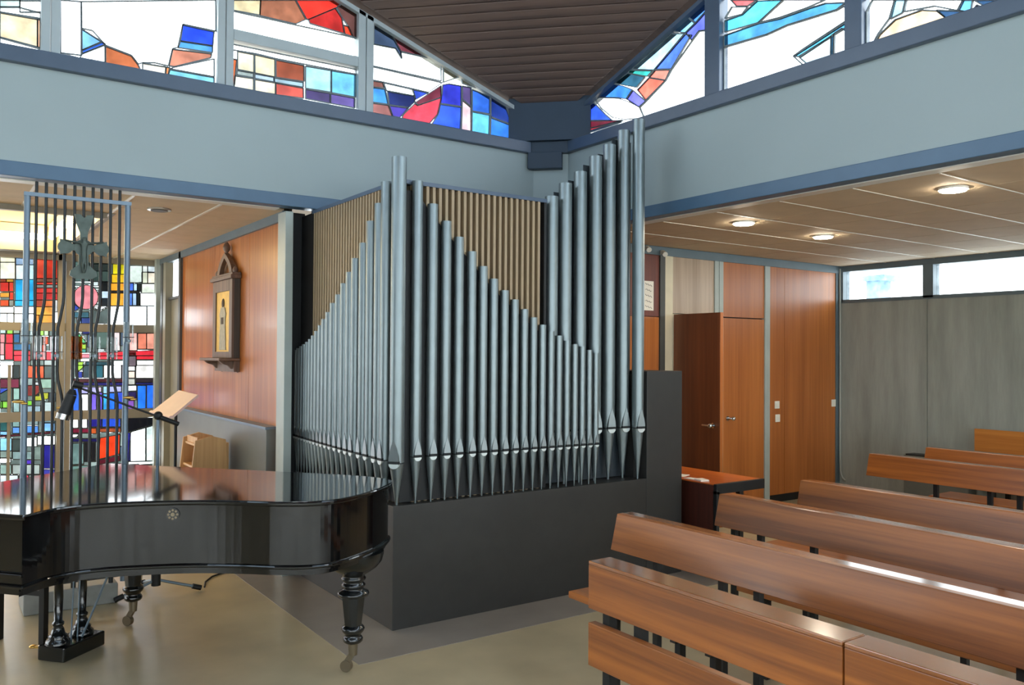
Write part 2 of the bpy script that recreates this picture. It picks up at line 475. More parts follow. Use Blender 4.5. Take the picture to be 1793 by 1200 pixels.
W1_DATA = '''f4ecc8 0.613 2.666 0.753 2.676 0.754 2.613 0.614 2.604;fdf6da 0.614 2.604 0.754 2.613 0.757 2.431 0.616 2.423;8a3a22 0.616 2.423 0.674 2.426 0.674 2.392 0.616 2.389;c08a30 0.674 2.426 0.742 2.43 0.742 2.396 0.674 2.392;d8342a 0.616 2.389 0.699 2.394 0.7 2.292 0.618 2.288;e2402e 0.699 2.394 0.742 2.396 0.744 2.294 0.7 2.292;f2a03a 0.618 2.277 0.705 2.281 0.705 2.23 0.618 2.226;d8402a 0.705 2.286 0.744 2.288 0.745 2.203 0.706 2.201;e2552e 0.619 2.198 0.701 2.201 0.702 2.133 0.62 2.13;8f8d80 0.701 2.201 0.745 2.203 0.746 2.135 0.702 2.133;ffffff 0.62 2.124 0.746 2.129 0.747 2.061 0.621 2.057;ffffff 0.621 2.051 0.688 2.053 0.69 1.946 0.622 1.944;f6f6f0 0.688 2.053 0.747 2.055 0.748 1.947 0.69 1.946;6d93b8 0.758 2.671 0.932 2.683 0.933 2.597 0.76 2.585;dfe8ea 0.76 2.585 0.843 2.591 0.845 2.431 0.762 2.426;bfe0ee 0.843 2.591 0.933 2.597 0.935 2.436 0.845 2.431;1fa4dc 0.757 2.425 0.935 2.436 0.938 2.205 0.76 2.198;35b4e4 0.755 2.198 0.938 2.205 0.939 2.142 0.755 2.135;ffffff 0.751 2.129 0.854 2.133 0.855 2.059 0.752 2.055;ffffff 0.869 2.134 0.939 2.136 0.94 2.062 0.87 2.059;ffffff 0.752 2.05 0.94 2.056 0.941 1.952 0.753 1.947;d23a28 0.942 2.684 1.038 2.691 1.041 2.453 0.945 2.448;c4301f 1.038 2.691 1.16 2.7 1.163 2.46 1.041 2.453;7a4a3a 0.945 2.448 1.163 2.46 1.164 2.419 0.945 2.407;d5392b 0.945 2.407 1.164 2.419 1.164 2.39 0.946 2.379;8b8f86 0.946 2.379 1.164 2.39 1.165 2.355 0.946 2.344;e03a30 0.946 2.344 1.165 2.355 1.165 2.297 0.947 2.286;c9302c 0.947 2.286 1.165 2.297 1.166 2.221 0.948 2.212;b8442a 0.948 2.212 1.033 2.215 1.034 2.14 0.949 2.137;ef7a34 1.033 2.21 1.12 2.213 1.121 2.143 1.034 2.14;f6a23c 0.954 2.137 1.121 2.143 1.122 2.05 0.955 2.045;d9822e 0.955 2.045 0.99 2.046 0.991 1.96 0.956 1.959;f3a036 0.99 2.046 1.122 2.05 1.123 1.963 0.991 1.96;f6f2ee 1.12 2.219 1.167 2.221 1.169 2.087 1.122 2.085;fbfbfa 1.122 2.085 1.169 2.087 1.17 1.964 1.123 1.963;4d625c 1.295 2.698 1.475 2.711 1.477 2.574 1.297 2.562;6d8078 1.475 2.711 1.703 2.727 1.704 2.66 1.476 2.645;262f2c 1.476 2.645 1.704 2.66 1.705 2.576 1.477 2.562;3b4b45 1.477 2.562 1.694 2.575 1.696 2.455 1.479 2.443;4a5b56 1.297 2.562 1.477 2.574 1.479 2.443 1.299 2.433;dfe8e4 1.522 2.445 1.576 2.448 1.576 2.4 1.522 2.397;16191a 1.581 2.448 1.69 2.454 1.691 2.346 1.582 2.34;cfe0f0 1.609 2.342 1.68 2.345 1.681 2.261 1.61 2.258;1a1c1e 1.582 2.34 1.609 2.342 1.611 2.21 1.584 2.209;20262a 1.61 2.258 1.692 2.261 1.693 2.177 1.611 2.174;e2cf22 1.721 2.668 1.804 2.673 1.805 2.546 1.722 2.541;d8c41c 1.804 2.673 1.86 2.677 1.861 2.549 1.805 2.546;dfae20 1.711 2.54 1.861 2.549 1.862 2.449 1.712 2.441;ef9a2c 1.701 2.437 1.862 2.446 1.863 2.357 1.702 2.349;2a2624 1.697 2.346 2.01 2.361 2.011 2.337 1.697 2.322;f4a838 1.697 2.322 1.864 2.33 1.865 2.184 1.699 2.177;d4dcd0 1.865 2.659 2.041 2.671 2.044 2.462 1.868 2.452;dbdcd2 2.041 2.671 2.098 2.675 2.1 2.588 2.042 2.585;d6dcdc 2.098 2.675 2.234 2.684 2.235 2.597 2.1 2.588;d3d2b8 2.036 2.584 2.1 2.588 2.101 2.458 2.038 2.455;ead8c0 2.1 2.582 2.235 2.59 2.237 2.466 2.101 2.458;eef0dc 2.032 2.449 2.237 2.46 2.238 2.348 2.034 2.338;fafaf2 2.022 2.337 2.238 2.348 2.24 2.198 2.024 2.19;4a72d8 1.868 2.446 1.947 2.45 1.948 2.361 1.869 2.357;bcd8ee 1.947 2.444 1.987 2.446 1.988 2.363 1.948 2.361;242826 1.987 2.446 2.026 2.448 2.028 2.362 1.988 2.36;202422 1.982 2.333 2.022 2.335 2.024 2.19 1.984 2.188;5a86dc 1.869 2.33 1.937 2.333 1.939 2.189 1.871 2.186;b4d0f0 1.937 2.333 1.982 2.335 1.984 2.191 1.939 2.189;ffffff 1.699 2.171 1.843 2.177 1.846 1.954 1.702 1.951;ffffff 1.843 2.177 1.905 2.179 1.907 1.956 1.846 1.954;ffffff 1.905 2.179 2.093 2.186 2.095 1.961 1.907 1.956;ffffff 2.098 2.187 2.24 2.192 2.243 1.964 2.101 1.961;2b3f9a 1.312 2.198 1.344 2.175 1.387 2.136 1.324 2.092;38626e 1.324 2.092 1.483 2.098 1.484 2.032 1.325 2.027;8fb6e4 1.361 2.028 1.404 2.03 1.405 1.965 1.362 1.964;2a3a72 1.404 2.03 1.505 2.033 1.506 1.967 1.405 1.965;56605c 1.504 2.146 1.591 2.101 1.688 2.165 1.69 1.972 1.506 1.967;e8ecea 1.514 2.158 1.688 2.177 1.59 2.113;b8d6c8 0.623 1.887 0.676 1.888 0.677 1.838 0.623 1.837;9ad048 0.686 1.888 0.744 1.89 0.745 1.834 0.686 1.833;a2b098 0.744 1.89 0.808 1.891 0.808 1.841 0.745 1.839;e88a8a 0.624 1.831 0.672 1.832 0.673 1.736 0.625 1.736;f0a0a0 0.625 1.736 0.665 1.736 0.667 1.606 0.626 1.606;e8303a 0.677 1.832 0.745 1.834 0.746 1.731 0.678 1.731;ef2c3c 0.671 1.73 0.746 1.731 0.748 1.555 0.673 1.555;fde8e4 0.626 1.606 0.667 1.606 0.668 1.55 0.627 1.55;2a628c 0.75 1.834 0.808 1.835 0.81 1.738 0.751 1.737;2e6d96 0.751 1.726 0.909 1.728 0.91 1.659 0.752 1.658;ee3440 0.752 1.652 0.91 1.653 0.91 1.602 0.752 1.601;e62c3c 0.752 1.601 0.91 1.602 0.911 1.539 0.753 1.538;a8d85c 0.987 1.89 1.037 1.891 1.038 1.822 0.988 1.821;c8e8b0 1.037 1.891 1.088 1.892 1.089 1.823 1.038 1.822;e8e0dc 0.923 1.814 1.018 1.816 1.02 1.642 0.925 1.642;ee5a34 1.028 1.81 1.079 1.811 1.08 1.724 1.029 1.723;e84a2c 1.019 1.723 1.06 1.724 1.061 1.643 1.02 1.642;ee3a44 1.061 1.643 1.174 1.644 1.175 1.55 1.062 1.55;e8d8dc 1.094 1.817 1.172 1.818 1.174 1.655 1.096 1.655;f0807c 0.925 1.642 1.059 1.643 1.06 1.55 0.926 1.55;9cc4ee 1.347 1.897 1.411 1.898 1.411 1.87 1.348 1.869;22276e 1.416 1.898 1.496 1.9 1.497 1.842 1.417 1.841;5cc07a 1.348 1.845 1.39 1.846 1.466 1.741 1.434 1.728 1.349 1.774;a8c83c 1.402 1.746 1.46 1.746 1.461 1.675 1.403 1.675;4aa090 1.398 1.675 1.461 1.675 1.462 1.634 1.398 1.633;f2909c 1.398 1.621 1.499 1.622 1.5 1.574 1.399 1.574;f4f0ee 1.399 1.574 1.5 1.574 1.5 1.533 1.399 1.533;f3f3ee 1.555 1.902 1.653 1.904 1.653 1.875 1.556 1.873;54685f 1.556 1.871 1.681 1.873 1.683 1.683 1.558 1.682;e8ecea 1.574 1.68 1.65 1.68 1.65 1.652 1.574 1.651;fa8a84 1.724 1.905 1.902 1.909 1.903 1.88 1.725 1.877;fce0dc 1.725 1.871 1.813 1.872 1.816 1.66 1.727 1.659;f6b4a8 1.909 1.868 1.993 1.87 1.996 1.661 1.911 1.661;e02c38 1.908 1.909 2.004 1.912 2.005 1.872 1.908 1.871;ffffff 1.999 1.911 2.243 1.917 2.244 1.875 1.999 1.87;d8785e 1.999 1.864 2.096 1.866 2.099 1.677 2.001 1.676;ee9880 2.096 1.866 2.244 1.869 2.246 1.678 2.099 1.677;e8303c 1.58 1.64 2.246 1.67 2.247 1.607 1.58 1.599;f24450 1.58 1.599 1.906 1.6 1.907 1.557 1.581 1.557;e82c38 1.985 1.6 2.247 1.604 2.247 1.558 1.986 1.557;b08a98 1.9 1.642 1.979 1.643 1.98 1.6 1.9 1.6;fdfdfa 0.627 1.529 0.753 1.529 0.754 1.493 0.628 1.493;a8d840 1.352 1.527 1.436 1.533 1.426 1.491 1.352 1.492;2c4a52 1.458 1.533 1.718 1.533 1.718 1.491 1.458 1.491;fff6f0 1.723 1.545 1.873 1.545 1.874 1.49 1.724 1.491;fff4ee 1.991 1.551 2.247 1.552 2.248 1.489 1.992 1.49;ffffff 0.628 1.494 0.743 1.493 0.744 1.359 0.63 1.36;7a1c38 0.63 1.35 0.807 1.348 0.808 1.249 0.631 1.252;3a5ad0 0.631 1.247 0.724 1.245 0.632 1.186;45584f 0.724 1.245 0.746 1.245 0.748 1.105 0.633 1.109 0.632 1.186;8ed04a 0.655 1.105 0.732 1.103 0.733 1.028 0.656 1.031;5f9a3a 0.633 1.105 0.655 1.105 0.656 1.031 0.634 1.032;27302c 0.75 1.493 0.81 1.493 0.812 1.35 0.752 1.351;8fae9f 0.753 1.245 0.813 1.244 0.815 1.119 0.755 1.121;9db8b2 0.755 1.121 0.815 1.119 0.816 0.984 0.756 0.986;ee5a2c 0.855 1.493 1.042 1.493 1.044 1.35 0.857 1.352;55605a 1.044 1.493 1.14 1.492 1.142 1.349 1.046 1.35;e8e8e8 0.939 1.313 0.998 1.312 0.999 1.275 0.939 1.276;8e2a22 0.867 1.274 0.999 1.272 1 1.156 0.868 1.159;a8c8b0 1.002 1.346 1.118 1.344 1.12 1.238 1.004 1.24;d8cce0 1.121 1.307 1.149 1.307 1.15 1.19 1.122 1.191;b0b030 0.941 1.137 0.991 1.188 1.092 1.191 1.088 1.123 1.01 1.101 0.941 1.103;b8c4c0 1.019 1.088 1.149 1.084 1.151 0.972 1.021 0.977;7cc83a 0.869 1.107 0.932 1.106 0.933 1.053 0.869 1.055;a8c0c8 0.865 1.05 1.015 1.046 1.016 0.977 0.866 0.982;a4d83c 1.353 1.492 1.45 1.492 1.388 1.425;2a3898 1.359 1.421 1.423 1.421 1.424 1.351 1.36 1.352;3a4a50 1.43 1.492 1.498 1.492 1.5 1.351 1.432 1.351;2c6470 1.543 1.491 1.636 1.491 1.638 1.349 1.544 1.35;fffdf8 1.644 1.491 1.829 1.491 1.831 1.345 1.646 1.347;f6f4f0 1.897 1.48 1.974 1.479 1.975 1.428 1.898 1.428;fbd8c4 1.898 1.42 1.975 1.419 1.976 1.343 1.899 1.344;b8b4a8 1.899 1.335 1.976 1.334 1.977 1.262 1.9 1.263;fff4ec 1.981 1.49 2.244 1.49 2.246 1.338 1.983 1.341;4a1c22 1.326 1.342 1.891 1.335 1.891 1.293 1.327 1.301;2a2024 1.983 1.334 2.246 1.331 2.247 1.288 1.984 1.292;23206a 1.433 1.297 1.891 1.291 1.892 1.255 1.433 1.263;1e1e58 1.984 1.289 2.247 1.286 2.247 1.259 1.984 1.263;c4bcf0 1.414 1.249 1.484 1.248 1.485 1.167 1.415 1.168;fbfbff 1.396 1.164 1.485 1.162 1.487 0.959 1.398 0.962;c0b8f0 1.492 1.248 1.575 1.246 1.576 1.17 1.493 1.172;7a60d0 1.493 1.166 1.573 1.165 1.576 0.958 1.495 0.961;e4c8e0 1.588 1.246 1.622 1.246 1.622 1.185 1.589 1.186;6c58c8 1.589 1.181 1.635 1.18 1.638 0.956 1.591 0.957;a8d8f8 1.637 1.251 1.681 1.25 1.682 1.168 1.638 1.169;3cb0f4 1.638 1.163 1.686 1.162 1.689 0.954 1.641 0.956;2a70e0 1.69 1.173 1.762 1.172 1.765 0.951 1.693 0.954;b4b4f0 1.687 1.25 1.761 1.249 1.762 1.177 1.688 1.179;c0bcf0 1.766 1.249 1.832 1.247 1.833 1.183 1.766 1.185;3a58d8 1.766 1.18 1.852 1.178 1.854 0.948 1.769 0.951;fafafa 1.894 1.26 1.992 1.258 1.993 1.189 1.894 1.191;2a2250 1.894 1.185 1.997 1.183 1.999 1.086 1.896 1.089;8a58b0 1.881 1.085 1.97 1.082 1.971 0.95 1.883 0.953;2a78e8 2 1.256 2.099 1.256 2.098 0.94 2.009 0.943;2c6ef0 2.103 1.259 2.247 1.256 2.251 0.934 2.107 0.939;3a70e0 1.323 1.235 1.393 1.233 1.396 0.964 1.326 0.966;2f5a58 0.635 0.921 0.728 0.917 0.73 0.781 0.637 0.785;88a8a2 0.75 0.916 0.817 0.914 0.818 0.823 0.751 0.826;90a4a2 0.868 0.911 0.996 0.907 0.997 0.836 0.869 0.842;7c9aa0 1.031 0.914 1.154 0.909 1.154 0.856 1.032 0.861;86bcf0 0.637 0.783 0.734 0.778 0.735 0.737 0.637 0.742;6aa2f0 0.751 0.823 0.818 0.82 0.819 0.749 0.752 0.753;5a94ea 0.863 0.831 0.997 0.825 0.998 0.749 0.864 0.756;8cc8fa 1.032 0.856 1.156 0.85 1.157 0.76 1.033 0.766;6a1430 0.638 0.738 1.157 0.758 1.158 0.737 0.638 0.721;9cdcfa 0.638 0.711 0.746 0.706 0.747 0.568 0.64 0.575;f4fbfb 0.86 0.71 0.984 0.704 0.985 0.601 0.861 0.608;fafdfc 0.989 0.721 1.158 0.713 1.159 0.61 0.99 0.619;24207a 1.024 0.614 1.157 0.607 1.161 0.347 1.027 0.357;3a4440 0.753 0.697 0.856 0.691 0.858 0.556 0.755 0.563;8aa09c 0.755 0.56 0.953 0.548 0.954 0.461 0.756 0.475;f8faf8 0.641 0.5 0.739 0.493 0.74 0.438 0.641 0.444;4a30a0 0.854 0.463 0.956 0.456 0.957 0.408 0.855 0.415;90a89c 0.642 0.426 0.748 0.418 0.749 0.315 0.643 0.323;a8b0a8 0.756 0.418 1.019 0.399 1.02 0.294 0.758 0.314;ffffff 1.314 0.903 1.387 0.9 1.389 0.787 1.315 0.79;fdfdff 1.397 0.9 1.478 0.896 1.48 0.783 1.398 0.786;28247e 1.484 0.896 1.628 0.891 1.629 0.787 1.485 0.793;2a50c8 1.632 0.884 1.827 0.876 1.828 0.778 1.633 0.787;141418 1.896 0.88 2.252 0.867 2.252 0.81 1.949 0.722 1.898 0.714;701c30 1.315 0.783 1.497 0.774 1.498 0.72 1.316 0.729;c8582a 1.501 0.785 1.578 0.782 1.579 0.712 1.502 0.716;9c4a2c 1.593 0.781 1.831 0.77 1.832 0.717 1.594 0.729;f4faf8 1.316 0.715 1.401 0.716 1.373 0.686 1.316 0.678;1c1c50 1.316 0.672 1.609 0.657 1.609 0.617 1.317 0.633;6c8680 1.317 0.619 1.447 0.612 1.45 0.369 1.32 0.378;1b1c1e 1.451 0.621 1.568 0.615 1.571 0.393 1.453 0.401;f2401e 1.612 0.66 1.829 0.693 1.821 0.464 1.605 0.418;5a1c28 1.6 0.41 1.83 0.452 1.83 0.386 1.601 0.358;2c2a80 1.886 0.708 1.934 0.705 1.938 0.379 1.89 0.382;f4fbf4 1.939 0.712 2.1 0.755 2.104 0.367 1.916 0.375;eefaf2 2.105 0.758 2.252 0.799 2.258 0.357 2.109 0.367;fbfffb 1.916 0.369 2.258 0.352 2.258 0.312 1.917 0.336;e02c40 1.508 0.319 1.882 0.36 1.882 0.327 1.508 0.298;d83044 1.913 0.332 2.258 0.307 2.258 0.289 1.913 0.314;c8ccb8 1.688 0.313 1.837 0.302 1.841 -0.034 1.692 -0.02;f26a44 1.908 0.31 1.998 0.303 2 0.096 1.91 0.104;b06a4c 2.006 0.303 2.163 0.291 2.165 0.082 2.008 0.095;8a4434 2.167 0.291 2.258 0.285 2.261 0.074 2.169 0.082;f8e8dc 1.91 0.098 2.261 0.068 2.263 -0.073 1.912 -0.04;6a8a80 1.32 0.367 1.493 0.355 1.495 0.193 1.322 0.207;34506a 1.498 0.29 1.681 0.276 1.682 0.178 1.5 0.192;5a9a58 1.322 0.201 1.495 0.187 1.496 0.085 1.323 0.1;e8e4e0 1.5 0.187 1.682 0.172 1.685 -0.019 1.502 -0.002;d84a5a 0.82 0.299 0.911 0.292 0.912 0.198 0.822 0.206;58a03a 0.822 0.201 1.022 0.184 1.023 0.105 0.823 0.123;f0a040 0.823 0.118 1.023 0.1 1.023 0.042 0.823 0.061;e8eef0 0.643 0.313 0.811 0.3 0.813 0.207 0.644 0.221;e43c50 0.644 0.216 0.724 0.209 0.724 0.163 0.645 0.17;5ab0d0 0.732 0.208 0.813 0.201 0.813 0.155 0.733 0.162;f4f4f0 0.645 0.164 0.813 0.15 0.815 0.062 0.646 0.077;3a3a90 1.029 0.346 1.161 0.336 1.163 0.177 1.031 0.188;c8d0cc 1.031 0.183 1.163 0.172 1.164 0.029 1.033 0.041;a8b8b0 1.323 0.094 1.496 0.079 1.497 -0.002 1.324 0.014;f08c92 1.578 2.271 1.572 2.227 1.554 2.187 1.526 2.155 1.49 2.134 1.45 2.126 1.411 2.131 1.375 2.15 1.347 2.179 1.329 2.217 1.322 2.259 1.327 2.302 1.345 2.342 1.373 2.374 1.408 2.395 1.447 2.404 1.487 2.4 1.523 2.382 1.552 2.352 1.571 2.314;5c6a64 0.806 1.891 0.921 1.894 0.923 1.747 0.808 1.745;9aa8a0 0.813 1.356 0.942 1.355 0.943 1.273 0.814 1.275;7c8a80 0.911 1.551 1.042 1.551 1.043 1.485 0.912 1.486;b8c0b8 1.042 1.551 1.175 1.551 1.176 1.485 1.043 1.485;3a4448 0.814 1.275 0.871 1.274 0.873 1.128 0.816 1.13;3a4448 1.091 1.189 1.18 1.187 1.181 1.087 1.092 1.09;5c6a64 1.082 1.897 1.171 1.899 1.172 1.816 1.083 1.815;7c8a80 0.912 0.296 1.029 0.287 1.03 0.188 0.914 0.198;7c8a80 0.952 0.603 1.025 0.598 1.026 0.451 0.954 0.456;7c8a80 0.64 0.573 0.752 0.566 0.753 0.485 0.641 0.493;3a4448 1.86 2.739 2.004 2.749 2.005 2.661 1.861 2.651;6a5a60 2.004 2.749 2.151 2.759 2.152 2.671 2.005 2.661;9aa8a0 1.702 2.727 1.844 2.737 1.845 2.668 1.703 2.658;4a5a6a 1.807 1.873 1.902 1.875 1.904 1.719 1.808 1.718;4a5a6a 1.467 1.849 1.558 1.851 1.56 1.698 1.469 1.697;7c8a80 1.303 1.745 1.393 1.747 1.395 1.595 1.305 1.595;5c6a64 1.499 1.68 1.576 1.681 1.577 1.528 1.501 1.528;6a5a60 1.827 1.494 1.89 1.493 1.892 1.338 1.829 1.338;6a5a60 1.905 1.597 1.985 1.598 1.987 1.476 1.907 1.476;9aa8a0 1.834 0.883 1.898 0.88 1.9 0.724 1.836 0.727;9aa8a0 1.821 0.71 1.884 0.707 1.886 0.551 1.822 0.554;4a5a6a 1.822 0.554 1.886 0.551 1.888 0.395 1.824 0.399;5c6a64 1.841 0.328 1.904 0.324 1.906 0.168 1.843 0.173;4a5a6a 1.843 0.173 1.906 0.168 1.908 0.011 1.845 0.017;7c8a80 1.39 0.731 1.496 0.726 1.496 0.658 1.391 0.664;9aa8a0 1.5 0.404 1.606 0.396 1.607 0.328 1.5 0.336'''
